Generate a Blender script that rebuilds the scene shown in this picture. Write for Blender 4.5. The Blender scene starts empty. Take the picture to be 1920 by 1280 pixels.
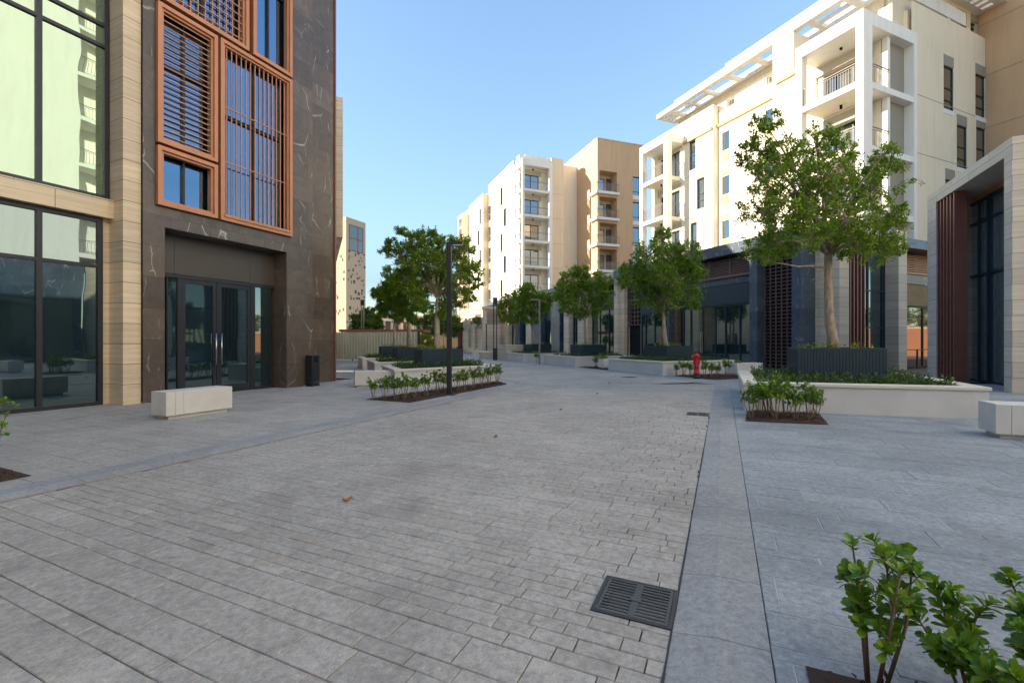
import bpy, math, random
from math import radians as R, sin, cos, pi
from mathutils import Vector, Matrix

# ------------------------------------------------------------------ camera, sky, sun, exposure
C = bpy.context.scene.collection
sc = bpy.context.scene
EYE = 1.4
cd = bpy.data.cameras.new("camera"); cam = bpy.data.objects.new("camera", cd); C.objects.link(cam)
cam.location = (0, 0, EYE); cam.rotation_euler = (R(90), 0, 0)
cd.lens = 16.0; cd.sensor_width = 36.0; cd.clip_start = 0.05; cd.clip_end = 3000
sc.camera = cam
SUN = Vector((-0.952, -0.105, 0.292)).normalized()
el = math.asin(SUN.z)
w = bpy.data.worlds.new("World"); sc.world = w; w.use_nodes = True
nt = w.node_tree; nt.nodes.clear()
sk = nt.nodes.new('ShaderNodeTexSky'); sk.sky_type = 'NISHITA'; sk.sun_disc = False
sk.sun_elevation = el; sk.sun_rotation = math.atan2(SUN.x, SUN.y) % (2*pi)
sk.air_density = 1.0; sk.dust_density = 0.1; sk.ozone_density = 1.5; sk.altitude = 0
bg = nt.nodes.new('ShaderNodeBackground'); bg.inputs[1].default_value = 0.15
ow = nt.nodes.new('ShaderNodeOutputWorld')
bw_ = nt.nodes.new('ShaderNodeRGBToBW'); mr = nt.nodes.new('ShaderNodeMapRange'); sx = nt.nodes.new('ShaderNodeVectorMath'); sx.operation = 'SCALE'
nt.links.new(sk.outputs[0], bw_.inputs[0]); nt.links.new(bw_.outputs[0], mr.inputs[0]); nt.links.new(sk.outputs[0], sx.inputs[0]); nt.links.new(mr.outputs[0], sx.inputs['Scale'])
mr.inputs['From Min'].default_value = 1.0; mr.inputs['From Max'].default_value = 4.0; mr.inputs['To Min'].default_value = 0.97; mr.inputs['To Max'].default_value = 0.42   # softer glare near the horizon
tn = nt.nodes.new('ShaderNodeVectorMath'); tn.operation = 'MULTIPLY'; tn.inputs[1].default_value = (.90, .91, .90)
nt.links.new(sx.outputs[0], tn.inputs[0]); nt.links.new(tn.outputs[0], bg.inputs[0]); nt.links.new(bg.outputs[0], ow.inputs[0])
ld = bpy.data.lights.new("sun", 'SUN'); ld.energy = 3.7; ld.angle = R(0.5); ld.color = (1.0, 0.88, 0.69)
lo = bpy.data.objects.new("sun", ld); C.objects.link(lo)
lo.rotation_euler = SUN.to_track_quat('Z', 'Y').to_euler(); lo.location = (0, 0, 60)
vs = sc.view_settings; vs.view_transform = 'Standard'; vs.look = 'None'; vs.gamma = 1; vs.exposure = 1.80
sc.cycles.max_bounces = 8; sc.cycles.diffuse_bounces = 4; sc.cycles.glossy_bounces = 4
sc.cycles.transmission_bounces = 2; sc.cycles.caustics_reflective = False; sc.cycles.caustics_refractive = False
sc.cycles.use_denoising = True

# ------------------------------------------------------------------ survey helpers
FPX = 853.0
def gp(px, py, z=0.0):                       # a surveyed point at known height -> plan position
    Y = (EYE - z) * FPX / (py - 640.0); return ((px - 960) / FPX * Y, Y)
class Fr:                                    # a building grid turned by an angle about the survey point
    def __init__(s, ang): s.t = ang; s.c = cos(ang); s.s = sin(ang)
    def w(s, x, y): return (x*s.c - y*s.s, x*s.s + y*s.c)
    def l(s, X, Y): return (X*s.c + Y*s.s, -X*s.s + Y*s.c)
    def hit(s, ax, pl, px):
        k = (px - 960) / FPX; dx = k*s.c + s.s; dy = -k*s.s + s.c
        Y = pl / (dx if ax == 'x' else dy)
        return Y, (Y*dy if ax == 'x' else Y*dx)
    def H(s, ax, pl, px): return s.hit(ax, pl, px)[1]
    def Z(s, ax, pl, px, py): return EYE + (640 - py) / FPX * s.hit(ax, pl, px)[0]
K = Fr(math.atan2(.9074, .4202))             # near part of the street: x along it, y to the left
W = Fr(math.atan2(.3961, .9182))             # far part: y along it, x to the right
CF = Fr(math.atan(1/2.518)); TF = Fr(math.atan(1/2.845))
W1 = Vector((-.3961, .9182)); W2 = Vector((.9182, .3961)); U = Vector((.4202, .9074)); V = Vector((.9074, -.4202))

# ------------------------------------------------------------------ materials
def nmat(name):
    m = bpy.data.materials.new(name); m.use_nodes = True
    n = m.node_tree; n.nodes.clear(); o = n.nodes.new('ShaderNodeOutputMaterial')
    return m, n, o
def N(n, t, **kw):
    x = n.nodes.new('ShaderNode' + t)
    for k, v in kw.items():
        if hasattr(x, k): setattr(x, k, v)
        else: x.inputs[k.replace('_', ' ')].default_value = v
    return x
def L(n, a, b): n.links.new(a, b)
def c4(c): return (c[0], c[1], c[2], 1)
def mixc(n, f, a, b, mode='MIX'):
    m = n.nodes.new('ShaderNodeMix'); m.data_type = 'RGBA'; m.blend_type = mode
    for s, v in ((0, f), (6, a), (7, b)):
        if isinstance(v, (int, float)): m.inputs[s].default_value = v
        elif isinstance(v, tuple): m.inputs[s].default_value = c4(v)
        else: L(n, v, m.inputs[s])
    return m.outputs[2]
def ramp(n, src, stops):
    r = n.nodes.new('ShaderNodeValToRGB'); e = r.color_ramp.elements
    while len(e) < len(stops): e.new(.5)
    for i, (p, c) in enumerate(stops):
        e[i].position = p; e[i].color = c4(c) if isinstance(c, tuple) else (c, c, c, 1)
    L(n, src, r.inputs[0]); return r.outputs[0]
def coords(n, sc3=(1, 1, 1), wall=False):
    tc = N(n, 'TexCoord'); src = tc.outputs['Object']
    if wall:                                 # (x+y, z): runs along either wall direction
        sp = N(n, 'SeparateXYZ'); L(n, src, sp.inputs[0]); ad = N(n, 'Math'); L(n, sp.outputs[0], ad.inputs[0]); L(n, sp.outputs[1], ad.inputs[1])
        cb = N(n, 'CombineXYZ'); L(n, ad.outputs[0], cb.inputs[0]); L(n, sp.outputs[2], cb.inputs[1]); src = cb.outputs[0]
    mp = N(n, 'Mapping'); mp.inputs['Scale'].default_value = sc3; L(n, src, mp.inputs[0]); return mp.outputs[0]
def noise(n, vec, s, d=4, ro=.55, dist=0):
    x = N(n, 'TexNoise'); x.inputs['Scale'].default_value = s; x.inputs['Detail'].default_value = d
    x.inputs['Roughness'].default_value = ro; x.inputs['Distortion'].default_value = dist
    L(n, vec, x.inputs['Vector']); return x.outputs[0]
def finish(n, o, col, rough=.8, bump=None, bs=.2, bd=.01, spec=.5, metal=0, trans=None):
    p = N(n, 'BsdfPrincipled')
    if isinstance(col, tuple): p.inputs['Base Color'].default_value = c4(col)
    else: L(n, col, p.inputs['Base Color'])
    if isinstance(rough, (int, float)): p.inputs['Roughness'].default_value = rough
    else: L(n, rough, p.inputs['Roughness'])
    p.inputs['Specular IOR Level'].default_value = spec; p.inputs['Metallic'].default_value = metal
    if bump is not None:
        b = N(n, 'Bump'); b.inputs['Strength'].default_value = bs; b.inputs['Distance'].default_value = bd
        L(n, bump, b.inputs['Height']); L(n, b.outputs[0], p.inputs['Normal'])
    out = p.outputs[0]
    if trans:
        t = N(n, 'BsdfTranslucent'); mx = N(n, 'MixShader'); mx.inputs[0].default_value = trans[1]
        t.inputs[0].default_value = c4(trans[0]) if isinstance(trans[0], tuple) else (0, 0, 0, 1)
        if not isinstance(trans[0], tuple): L(n, trans[0], t.inputs[0])
        L(n, out, mx.inputs[1]); L(n, t.outputs[0], mx.inputs[2]); out = mx.outputs[0]
    L(n, out, o.inputs[0])
def m_plain(name, c, rough=.7, var=.12, scale=3, bs=.1, spec=.5, metal=0):
    m, n, o = nmat(name); v = coords(n)
    a = noise(n, v, scale, 5); b = noise(n, v, scale*14, 2)
    col = mixc(n, a, tuple(x*(1-var) for x in c), tuple(min(1, x*(1+var)) for x in c))
    finish(n, o, col, rough, b, bs, .004, spec, metal); return m
def m_stucco(name, c, joint=True):
    m, n, o = nmat(name); v = coords(n, wall=True); vo = coords(n)
    a = noise(n, vo, .35, 5, .6); st = noise(n, coords(n, (1.2, .12, 1), wall=True), 2.2, 4, .7)
    col = mixc(n, a, tuple(x*.93 for x in c), tuple(min(.9, x*1.05) for x in c))
    col = mixc(n, ramp(n, st, [(.48, 0.0), (.75, .30)]), col, tuple(x*.62 for x in c))
    finish(n, o, col, .85, noise(n, vo, 60, 2), .25, .004, .3); return m
def m_stone(name, c1, c2, bw=1.2, bh=.45, grain=9, mort=(.16, .13, .10), rough=.55):
    m, n, o = nmat(name)
    v = coords(n, wall=True)
    g = noise(n, coords(n, (.5, grain, 1), wall=True), 1.6, 8, .62, .6)
    g2 = noise(n, coords(n, (1.5, 26, 1), wall=True), 2.0, 5, .7)
    col = mixc(n, ramp(n, g, [(.32, 0.), (.68, 1.)]), c1, c2)
    col = mixc(n, ramp(n, g2, [(.55, 0.), (.8, .45)]), col, tuple(x*.55 for x in c1))
    br = N(n, 'TexBrick'); L(n, v, br.inputs['Vector'])
    br.inputs['Color1'].default_value = (.88, .88, .88, 1); br.inputs['Color2'].default_value = (1.08, 1.06, 1.03, 1)
    br.inputs['Mortar'].default_value = (.3, .28, .26, 1); br.inputs['Scale'].default_value = 1
    br.inputs['Mortar Size'].default_value = .006; br.inputs['Mortar Smooth'].default_value = .1
    br.inputs['Brick Width'].default_value = bw; br.inputs['Row Height'].default_value = bh
    col = mixc(n, 1.0, col, br.outputs[0], 'MULTIPLY')
    inv = N(n, 'Math', operation='SUBTRACT'); inv.inputs[0].default_value = 1; L(n, br.outputs[1], inv.inputs[1])
    finish(n, o, col, rough, inv.outputs[0], .6, .006, .4); return m
def m_marble(name, base=(.105, .080, .062)):
    m, n, o = nmat(name); v = coords(n, wall=True)
    br = N(n, 'TexBrick'); L(n, v, br.inputs['Vector'])
    br.inputs['Color1'].default_value = (.78, .78, .80, 1); br.inputs['Color2'].default_value = (1.25, 1.2, 1.14, 1)
    br.inputs['Mortar'].default_value = (.35, .33, .3, 1); br.inputs['Scale'].default_value = 1
    br.inputs['Mortar Size'].default_value = .004; br.inputs['Brick Width'].default_value = 1.5; br.inputs['Row Height'].default_value = .72
    vv = N(n, 'VectorMath', operation='ADD'); L(n, v, vv.inputs[0])      # shift the vein field slab by slab
    scl = N(n, 'VectorMath', operation='SCALE'); L(n, br.outputs[0], scl.inputs[0]); scl.inputs['Scale'].default_value = 9.0
    L(n, scl.outputs[0], vv.inputs[1])
    def vein(s, dist, wd, ms, lo):
        nv = N(n, 'TexNoise'); nv.inputs['Scale'].default_value = 1.6; nv.inputs['Detail'].default_value = 5; L(n, vv.outputs[0], nv.inputs['Vector'])
        ws = N(n, 'VectorMath', operation='SCALE'); L(n, nv.outputs[1], ws.inputs[0]); ws.inputs['Scale'].default_value = dist
        wa = N(n, 'VectorMath', operation='ADD'); L(n, vv.outputs[0], wa.inputs[0]); L(n, ws.outputs[0], wa.inputs[1])
        mp = N(n, 'Mapping'); mp.inputs['Rotation'].default_value = (0, 0, .9); mp.inputs['Scale'].default_value = (1, .38, 1); L(n, wa.outputs[0], mp.inputs[0])
        vo = N(n, 'TexVoronoi'); vo.feature = 'DISTANCE_TO_EDGE'; vo.inputs['Scale'].default_value = s; L(n, mp.outputs[0], vo.inputs['Vector'])
        r = ramp(n, vo.outputs[0], [(0., 1.), (wd, 0.)])
        mk = ramp(n, noise(n, vv.outputs[0], ms, 2), [(lo, 0.), (lo+.12, 1.)])
        mu = N(n, 'Math', operation='MULTIPLY'); L(n, r, mu.inputs[0]); L(n, mk, mu.inputs[1]); return mu.outputs[0]
    g = noise(n, vv.outputs[0], 3.5, 6, .65)
    col = mixc(n, g, tuple(x*.6 for x in base), tuple(x*1.7 for x in base))
    col = mixc(n, 1.0, col, br.outputs[0], 'MULTIPLY')
    col = mixc(n, vein(1.3, .35, .015, 1.1, .49), col, (.50, .46, .40))
    col = mixc(n, vein(3.2, .25, .014, 1.6, .50), col, (.26, .24, .21))
    finish(n, o, col, .30, br.outputs[1], -.3, .004, .5); return m
def m_glass(name, base, tint, fac, rough=.005, wob=.006):
    m, n, o = nmat(name)
    p = N(n, 'BsdfPrincipled'); p.inputs['Base Color'].default_value = c4(base); p.inputs['Roughness'].default_value = .06
    g = N(n, 'BsdfGlossy'); g.inputs[0].default_value = c4(tint); g.inputs['Roughness'].default_value = rough
    b = N(n, 'Bump'); b.inputs['Strength'].default_value = wob; b.inputs['Distance'].default_value = .5
    L(n, noise(n, coords(n), .9, 1), b.inputs['Height']); L(n, b.outputs[0], g.inputs['Normal'])
    lw = N(n, 'LayerWeight'); lw.inputs[0].default_value = .28
    ma = N(n, 'MapRange'); ma.inputs['To Min'].default_value = fac; ma.inputs['To Max'].default_value = 1.0
    L(n, lw.outputs['Fresnel'], ma.inputs['Value'])
    mx = N(n, 'MixShader'); L(n, ma.outputs[0], mx.inputs[0]); L(n, p.outputs[0], mx.inputs[1]); L(n, g.outputs[0], mx.inputs[2])
    L(n, mx.outputs[0], o.inputs[0]); return m
def m_paver(name, lo, hi, warm=.5):
    m, n, o = nmat(name); gi = N(n, 'NewGeometry'); v = coords(n)
    isl = ramp(n, gi.outputs['Random Per Island'], [(0., lo), (.12, tuple((a+b)/2*.94 for a, b in zip(lo, hi))), (.8, tuple((a+b)/2*1.03 for a, b in zip(lo, hi))), (1., hi)])
    big = noise(n, v, .45, 5, .65); mid = noise(n, v, 3.2, 6, .7); fine = noise(n, v, 130, 3, .8); mot = noise(n, v, 24, 5, .75, .3)
    col = mixc(n, ramp(n, mid, [(.3, .42), (.7, 0.)]), isl, tuple(x*.55 for x in lo))
    col = mixc(n, ramp(n, big, [(.42, 0.), (.72, .45)]), col, tuple(min(1, x*1.35) for x in hi))
    col = mixc(n, ramp(n, mot, [(.36, .55), (.54, 0.)]), col, tuple(x*.55 for x in lo)); col = mixc(n, ramp(n, mot, [(.56, 0.), (.74, .5)]), col, tuple(min(1, x*1.45) for x in hi))
    col = mixc(n, ramp(n, fine, [(.3, .5), (.5, 0.)]), col, tuple(x*.45 for x in lo))
    col = mixc(n, ramp(n, fine, [(.6, 0.), (.75, .35)]), col, tuple(min(1, x*1.8) for x in hi))
    dk = noise(n, v, .8, 6, .7, .8); col = mixc(n, ramp(n, dk, [(.52, 0.), (.66, .38)]), col, tuple(x*.5 for x in lo))
    sp = noise(n, v, 22, 2, .5); col = mixc(n, ramp(n, sp, [(.70, 0.), (.76, .5)]), col, tuple(x*.42 for x in lo))
    dirt = noise(n, v, 1.1, 7, .75, .4)
    col = mixc(n, ramp(n, dirt, [(.60, 0.), (.72, warm*.55)]), col, (.36, .24, .15))
    finish(n, o, col, .72, fine, .5, .004, .35); return m
def m_leaf(name, c1, c2, c3):
    m, n, o = nmat(name); gi = N(n, 'NewGeometry')
    col = ramp(n, gi.outputs['Random Per Island'], [(0., c1), (.55, c2), (.93, c3), (1., tuple(x*1.25 for x in c3))])
    tr = mixc(n, .5, col, (.30, .42, .03))
    finish(n, o, col, .38, None, spec=.5, trans=(tr, .28)); return m
def m_bark(name, c):
    m, n, o = nmat(name); v = coords(n, (1, 1, .35))
    a = noise(n, v, 14, 6, .7); b = noise(n, coords(n), 3, 3)
    col = mixc(n, ramp(n, a, [(.35, 0.), (.7, 1.)]), tuple(x*.45 for x in c), c); col = mixc(n, ramp(n, b, [(.5, 0.), (.8, .5)]), col, tuple(x*.6 for x in c))
    finish(n, o, col, .9, a, .8, .01, .2); return m
M = {}
M['white'] = m_stucco('white_render', (.84, .77, .63)); M['white2'] = m_stucco('bright_white_render', (.83, .81, .76))
M['span'] = m_stucco('sand_render', (.50, .35, .20)); M['endw'] = m_stucco('pale_cream_render', (.84, .73, .54)); M['cream'] = m_stucco('cream_render', (.74, .64, .48)); M['beige'] = m_stucco('beige_render', (.66, .54, .38))
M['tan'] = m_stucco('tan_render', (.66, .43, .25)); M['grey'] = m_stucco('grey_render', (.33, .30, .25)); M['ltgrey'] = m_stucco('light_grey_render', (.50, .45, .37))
M['trav'] = m_stone('warm_travertine', (.66, .51, .33), (.82, .67, .47)); M['trav2'] = m_stone('pale_travertine', (.56, .485, .385), (.70, .62, .51), 2.4, .42)
M['trav3'] = m_stone('sandy_travertine', (.60, .47, .33), (.74, .62, .47), 2.4, .42); M['lime'] = m_stone('pale_limestone', (.52, .47, .38), (.57, .52, .43), 50, 50, 2, rough=.8)
M['marble'] = m_marble('dark_marble'); M['marble2'] = m_marble('sky_tinted_marble', (.052, .075, .108))  # second marble has the blue sky reflection put into its base colour
M['copper'] = m_plain('copper_paint', (.54, .235, .115), .45, .18, 2, .1, .5, .25)
M['rust'] = m_plain('rust_red_metal', (.24, .095, .065), .5, .2, 3, .1, .5, .3)
M['brown'] = m_plain('brown_lattice_paint', (.17, .105, .09), .5, .2, 3)
M['dark'] = m_plain('dark_metal', (.035, .037, .042), .42, .15, 3, .05, .5, .4); M['slate'] = m_plain('dark_blue_grey_steel', (.016, .036, .052), .5, .15, 3, .05)
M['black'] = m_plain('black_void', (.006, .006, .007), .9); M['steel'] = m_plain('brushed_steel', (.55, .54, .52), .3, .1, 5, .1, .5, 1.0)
M['rail'] = m_plain('railing_paint', (.22, .17, .14), .5, .1, 4); M['railg'] = m_plain('grey_railing_paint', (.20, .18, .165), .5, .1, 4)
M['bench'] = m_plain('cast_stone', (.66, .62, .56), .8, .16, 3.5, .6); M['cope'] = m_plain('pale_coping_stone', (.66, .60, .51), .75, .07, 2.5, .5)
M['wallst'] = m_plain('planter_render', (.60, .57, .535), .85, .15, 1.6, .7)
M['red'] = m_plain('red_enamel', (.50, .012, .018), .28, .12, 5, .05); M['whitep'] = m_plain('white_plastic', (.75, .75, .74), .35, .03)
M['fence'] = m_plain('galvanised_sheet', (.52, .52, .42), .45, .16, 1.2, .1, .5, .35)
M['gup'] = m_glass('mirror_glass', (.06, .08, .06), (.52, .68, .55), .42); M['glow'] = m_glass('shop_glass', (.010, .022, .026), (.55, .72, .74), .22)
M['gblue'] = m_glass('blue_tinted_glass', (.012, .02, .03), (.34, .56, .82), .42); M['gpav'] = m_glass('pavilion_glass', (.17, .195, .195), (.7, .80, .85), .25); M['gwin'] = m_glass('window_glass', (.02, .03, .04), (.70, .80, .88), .34); M['gdim'] = m_glass('dim_glass', (.085, .075, .06), (.7, .72, .7), .14)  # pavilion glass: pale stone reflection put into its base colour
M['curt'] = m_plain('curtain', (.62, .62, .60), .9, .05, 8)
M['road'] = m_paver('road_pavers', (.39, .355, .315), (.51, .47, .42), 1.3); M['walk'] = m_paver('footway_slabs', (.40, .375, .34), (.50, .47, .43), .7)
M['kerbm'] = m_paver('kerb_granite', (.34, .335, .33), (.39, .385, .38), .3); M['walkb'] = m_paver('cool_footway_slabs', (.27, .288, .305), (.40, .42, .435), .25); M['sand'] = m_plain('jointing_sand', (.26, .18, .115), .95, .35, 5, .6)
M['sandj'] = m_plain('orange_joint_sand', (.42, .29, .18), .95, .3, 6, .5); M['gapj'] = m_plain('open_joint', (.05, .05, .055), .95, .2, 6); M['grout'] = m_plain('grey_grout', (.44, .44, .43), .95, .25, 5, .5); M['mulch'] = m_plain('bark_mulch', (.055, .028, .019), .95, .5, 40, .9); M['soil'] = m_plain('dark_soil', (.05, .035, .024), .95, .4, 20, .9)
M['leaf'] = m_leaf('tree_leaf', (.07, .165, .010), (.19, .34, .02), (.42, .50, .035)); M['leafm'] = m_leaf('mid_green_leaf', (.05, .14, .010), (.15, .30, .018), (.36, .48, .03)); M['leaf2'] = m_leaf('shrub_leaf', (.05, .14, .010), (.12, .27, .016), (.26, .38, .02))
M['leaf3'] = m_leaf('ground_cover_leaf', (.016, .048, .012), (.035, .088, .018), (.08, .15, .03)); M['leaf4'] = m_leaf('yellow_green_leaf', (.12, .20, .01), (.25, .34, .015), (.42, .45, .03))
M['leafd'] = m_leaf('distant_leaf', (.03, .08, .012), (.065, .14, .018), (.13, .20, .025))
M['dry'] = m_plain('dry_leaf', (.38, .19, .07), .8, .3, 20); M['flower'] = m_plain('pale_petal', (.75, .66, .40), .6)
M['bark'] = m_bark('smooth_bark', (.58, .46, .33)); M['stem'] = m_bark('green_brown_stem', (.30, .22, .13))
M['terra'] = m_plain('terracotta_render', (.42, .17, .09), .85, .12, 1)
M['dirtp'] = m_plain('weathered_board', (.33, .23, .12), .85, .35, 3, .4)

# ------------------------------------------------------------------ mesh builder
class MB:
    def __init__(s): s.v = []; s.f = []
    def add(s, vs, fs):
        b = len(s.v); s.v += [tuple(p) for p in vs]; s.f += [tuple(b+i for i in f) for f in fs]; return s
    def box(s, x0, x1, y0, y1, z0, z1, ch=0):
        if x0 > x1: x0, x1 = x1, x0
        if y0 > y1: y0, y1 = y1, y0
        return s.prism([(x0, y0), (x1, y0), (x1, y1), (x0, y1)], z0, z1, ch)
    def prism(s, poly, z0, z1, ch=0):
        n = len(poly)
        if ch:
            cx = sum(p[0] for p in poly)/n; cy = sum(p[1] for p in poly)/n
            def ins(d):
                o = []
                for x, y in poly:
                    l = math.hypot(x-cx, y-cy) or 1; o.append((x-(x-cx)/l*d*1.4, y-(y-cy)/l*d*1.4))
                return o
            i = ins(ch); rings = [(poly, z0), (poly, z1-ch), (i, z1)]
        else: rings = [(poly, z0), (poly, z1)]
        v = [(x, y, z) for pl, z in rings for x, y in pl]; f = [tuple(range(n-1, -1, -1)), tuple(range((len(rings)-1)*n, len(rings)*n))]
        for k in range(len(rings)-1):
            for i in range(n): j = (i+1) % n; f.append((k*n+i, k*n+j, (k+1)*n+j, (k+1)*n+i))
        return s.add(v, f)
    def wb(s, ax, sg, pl, h0, h1, z0, z1, d0, d1):     # box on a facade: h along it, d outward from it
        if ax == 'x': return s.box(pl+sg*d0, pl+sg*d1, h0, h1, z0, z1)
        return s.box(h0, h1, pl+sg*d0, pl+sg*d1, z0, z1)
    def fac(s, ax, sg, pl, h0, h1, z0, z1, holes, rv=.2):   # sheet with openings and their reveals
        if h0 > h1: h0, h1 = h1, h0
        hs = []
        for q in holes:
            a, b = sorted(q[:2]); r = q[4] if len(q) > 4 else rv
            a = max(a, h0); b = min(b, h1); c = max(q[2], z0); d = min(q[3], z1)
            if b > a and d > c: hs.append((a, b, c, d, r))
        X = sorted({h0, h1, *[q[0] for q in hs], *[q[1] for q in hs]}); Zs = sorted({z0, z1, *[q[2] for q in hs], *[q[3] for q in hs]})
        P = lambda h, z, d: (pl+sg*d, h, z) if ax == 'x' else (h, pl+sg*d, z)
        for i in range(len(X)-1):
            for j in range(len(Zs)-1):
                mx = (X[i]+X[i+1])/2; mz = (Zs[j]+Zs[j+1])/2
                if any(q[0] < mx < q[1] and q[2] < mz < q[3] for q in hs): continue
                s.add([P(X[i], Zs[j], 0), P(X[i+1], Zs[j], 0), P(X[i+1], Zs[j+1], 0), P(X[i], Zs[j+1], 0)], [(0, 1, 2, 3)])
        for a, b, c, d, r in hs:
            s.add([P(a, c, 0), P(b, c, 0), P(b, d, 0), P(a, d, 0), P(a, c, -r), P(b, c, -r), P(b, d, -r), P(a, d, -r)],
                  [(0, 1, 5, 4), (1, 2, 6, 5), (2, 3, 7, 6), (3, 0, 4, 7)])
        return s
    def tube(s, pts, rs, n=8, cap=True):
        pts = [Vector(p) for p in pts]; base = len(s.v); up = Vector((0, 0, 1)); prev = None
        for i, p in enumerate(pts):
            d = (pts[min(i+1, len(pts)-1)] - pts[max(i-1, 0)])
            d = d.normalized() if d.length > 1e-9 else Vector((0, 0, 1))
            if prev is None: a = d.orthogonal().normalized()
            else:
                a = prev - d*prev.dot(d); a = a.normalized() if a.length > 1e-6 else d.orthogonal().normalized()
            prev = a; b = d.cross(a); r = rs[i] if isinstance(rs, (list, tuple)) else rs
            for k in range(n):
                t = 2*pi*k/n; s.v.append(tuple(p + a*(r*cos(t)) + b*(r*sin(t))))
        for i in range(len(pts)-1):
            for k in range(n):
                j = (k+1) % n; s.f.append((base+i*n+k, base+i*n+j, base+(i+1)*n+j, base+(i+1)*n+k))
        if cap: s.f.append(tuple(base+k for k in range(n-1, -1, -1))); s.f.append(tuple(base+(len(pts)-1)*n+k for k in range(n)))
        return s
    def lathe(s, prof, n=20, o=(0, 0, 0)):
        base = len(s.v)
        for r, z in prof:
            for k in range(n): t = 2*pi*k/n; s.v.append((o[0]+r*cos(t), o[1]+r*sin(t), o[2]+z))
        for i in range(len(prof)-1):
            for k in range(n): j = (k+1) % n; s.f.append((base+i*n+k, base+i*n+j, base+(i+1)*n+j, base+(i+1)*n+k))
        s.f.append(tuple(base+k for k in range(n-1, -1, -1))); s.f.append(tuple(base+(len(prof)-1)*n+k for k in range(n))); return s
    def build(s, name, mat, parent=None, off=(0, 0, 0), smooth=False):
        me = bpy.data.meshes.new(name)
        ox, oy, oz = off; me.from_pydata([(x-ox, y-oy, z-oz) for x, y, z in s.v], [], s.f)
        me.materials.append(M[mat] if isinstance(mat, str) else mat)
        if smooth: me.polygons.foreach_set('use_smooth', [True]*len(me.polygons))
        me.update(); o = bpy.data.objects.new(name, me); C.objects.link(o)
        if parent is not None: o.parent = parent
        return o
def tag(o, label=None, cat=None, group=None, kind=None):
    for k, v in (('label', label), ('category', cat), ('group', group), ('kind', kind)):
        if v: o[k] = v
    return o
def empty(name, label, cat, loc=(0, 0, 0), rz=0, group=None):
    o = bpy.data.objects.new(name, None); C.objects.link(o); o.location = loc; o.rotation_euler = (0, 0, rz); o.empty_display_size = .2
    return tag(o, label, cat, group)
class Bld:                                   # a building on a grid; parts are given in grid coordinates
    def __init__(s, name, label, cat, fr, base):
        s.fr = fr; s.b = (base[0], base[1], 0); X, Y = fr.w(*base); s.e = empty(name, label, cat, (X, Y, 0), fr.t)
    def part(s, name, mb, mat, parent=None, smooth=False, label=None):
        o = mb.build(name, mat, parent or s.e, s.b, smooth)
        if label: o['label'] = label
        return o
    def window(s, ax, sg, pl, h0, h1, z0, z1, rv=.18, vs=(), hs=(), fw=.05, fm='dark', gm='gwin', name='window'):
        if h0 > h1: h0, h1 = h1, h0
        m = MB(); d0, d1 = -rv, -rv+.07
        m.wb(ax, sg, pl, h0, h0+fw, z0, z1, d0, d1); m.wb(ax, sg, pl, h1-fw, h1, z0, z1, d0, d1)
        m.wb(ax, sg, pl, h0+fw, h1-fw, z0, z0+fw, d0, d1); m.wb(ax, sg, pl, h0+fw, h1-fw, z1-fw, z1, d0, d1)
        for q in vs: h = h0+(h1-h0)*q; m.wb(ax, sg, pl, h-fw*.5, h+fw*.5, z0+fw, z1-fw, d0, d1-.003)
        for q in hs: z = z0+(z1-z0)*q; m.wb(ax, sg, pl, h0+fw, h1-fw, z-fw*.4, z+fw*.4, d0, d1-.006)
        o = s.part(name, m, fm); g = MB().wb(ax, sg, pl, h0+.01, h1-.01, z0+.01, z1-.01, d0-.01, d0+.02); s.part('pane', g, gm, o); return o
    def railing(s, ax, sg, pl, h0, h1, z, ht=1.05, d=0, mat='rail', sp=.13, parent=None, th=.02):
        if h0 > h1: h0, h1 = h1, h0
        m = MB(); m.wb(ax, sg, pl, h0, h1, z+ht-.045, z+ht, d-.025, d+.025); m.wb(ax, sg, pl, h0, h1, z+ht-.15, z+ht-.125, d-.012, d+.012)
        m.wb(ax, sg, pl, h0, h1, z+.06, z+.085, d-.012, d+.012); k = max(2, int((h1-h0)/sp))
        for i in range(k+1):
            h = h0+(h1-h0-th)*i/k; big = i in (0, k); m.wb(ax, sg, pl, h, h+th, z if big else z+.085, z+ht-.15 if not big else z+ht-.045, d-.009, d+.009)
        return s.part('railing', m, mat, parent)

# ================================================================== LEFT SIDE
# ---- travertine building with curtain wall
HT = 14.6
A = Bld('office_building', 'travertine clad building with tall mirrored glazing at the left edge of the plaza', 'building', K, (5.46, 12.5))
m = MB(); m.box(5.46, 5.80, 11.91, 14, 0, HT); m.box(-14, 5.46, 13.1, 22, 0, HT); m.box(-14, 5.46, 12.3, 13.1, HT-.6, HT)
m.box(5.33, 5.459, 12.47, 13.1, 0, 4.12); m.box(-1.6, -1.0, 11.91, 13.1, 0, HT-.6); m.box(-8.4, -7.8, 11.91, 13.1, 0, HT-.6)
m.box(-14, 5.46, 12.85, 13.1, 4.05, 4.5)
A.part('wall', m, 'trav')
A.part('beam', MB().box(-1.0, 5.458, 12.28, 12.84, 4.12, 4.53), 'trav'); A.part('beam', MB().box(-7.8, -1.6, 12.28, 12.84, 4.12, 4.53), 'trav')
def bay(x0, x1, z0, z1, vs, hs, gm, d=.0):
    return A.window('y', -1, 12.5, x0, x1, z0, z1, .0, vs, hs, .09, 'dark', gm)
xr = 5.33; r0 = -.99
bay(r0, xr, 0.0, 4.11, [(4.30-r0)/(xr-r0), (3.2-r0)/(xr-r0), .48, .30, .14], [3.05/4.11], 'glow')
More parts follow.
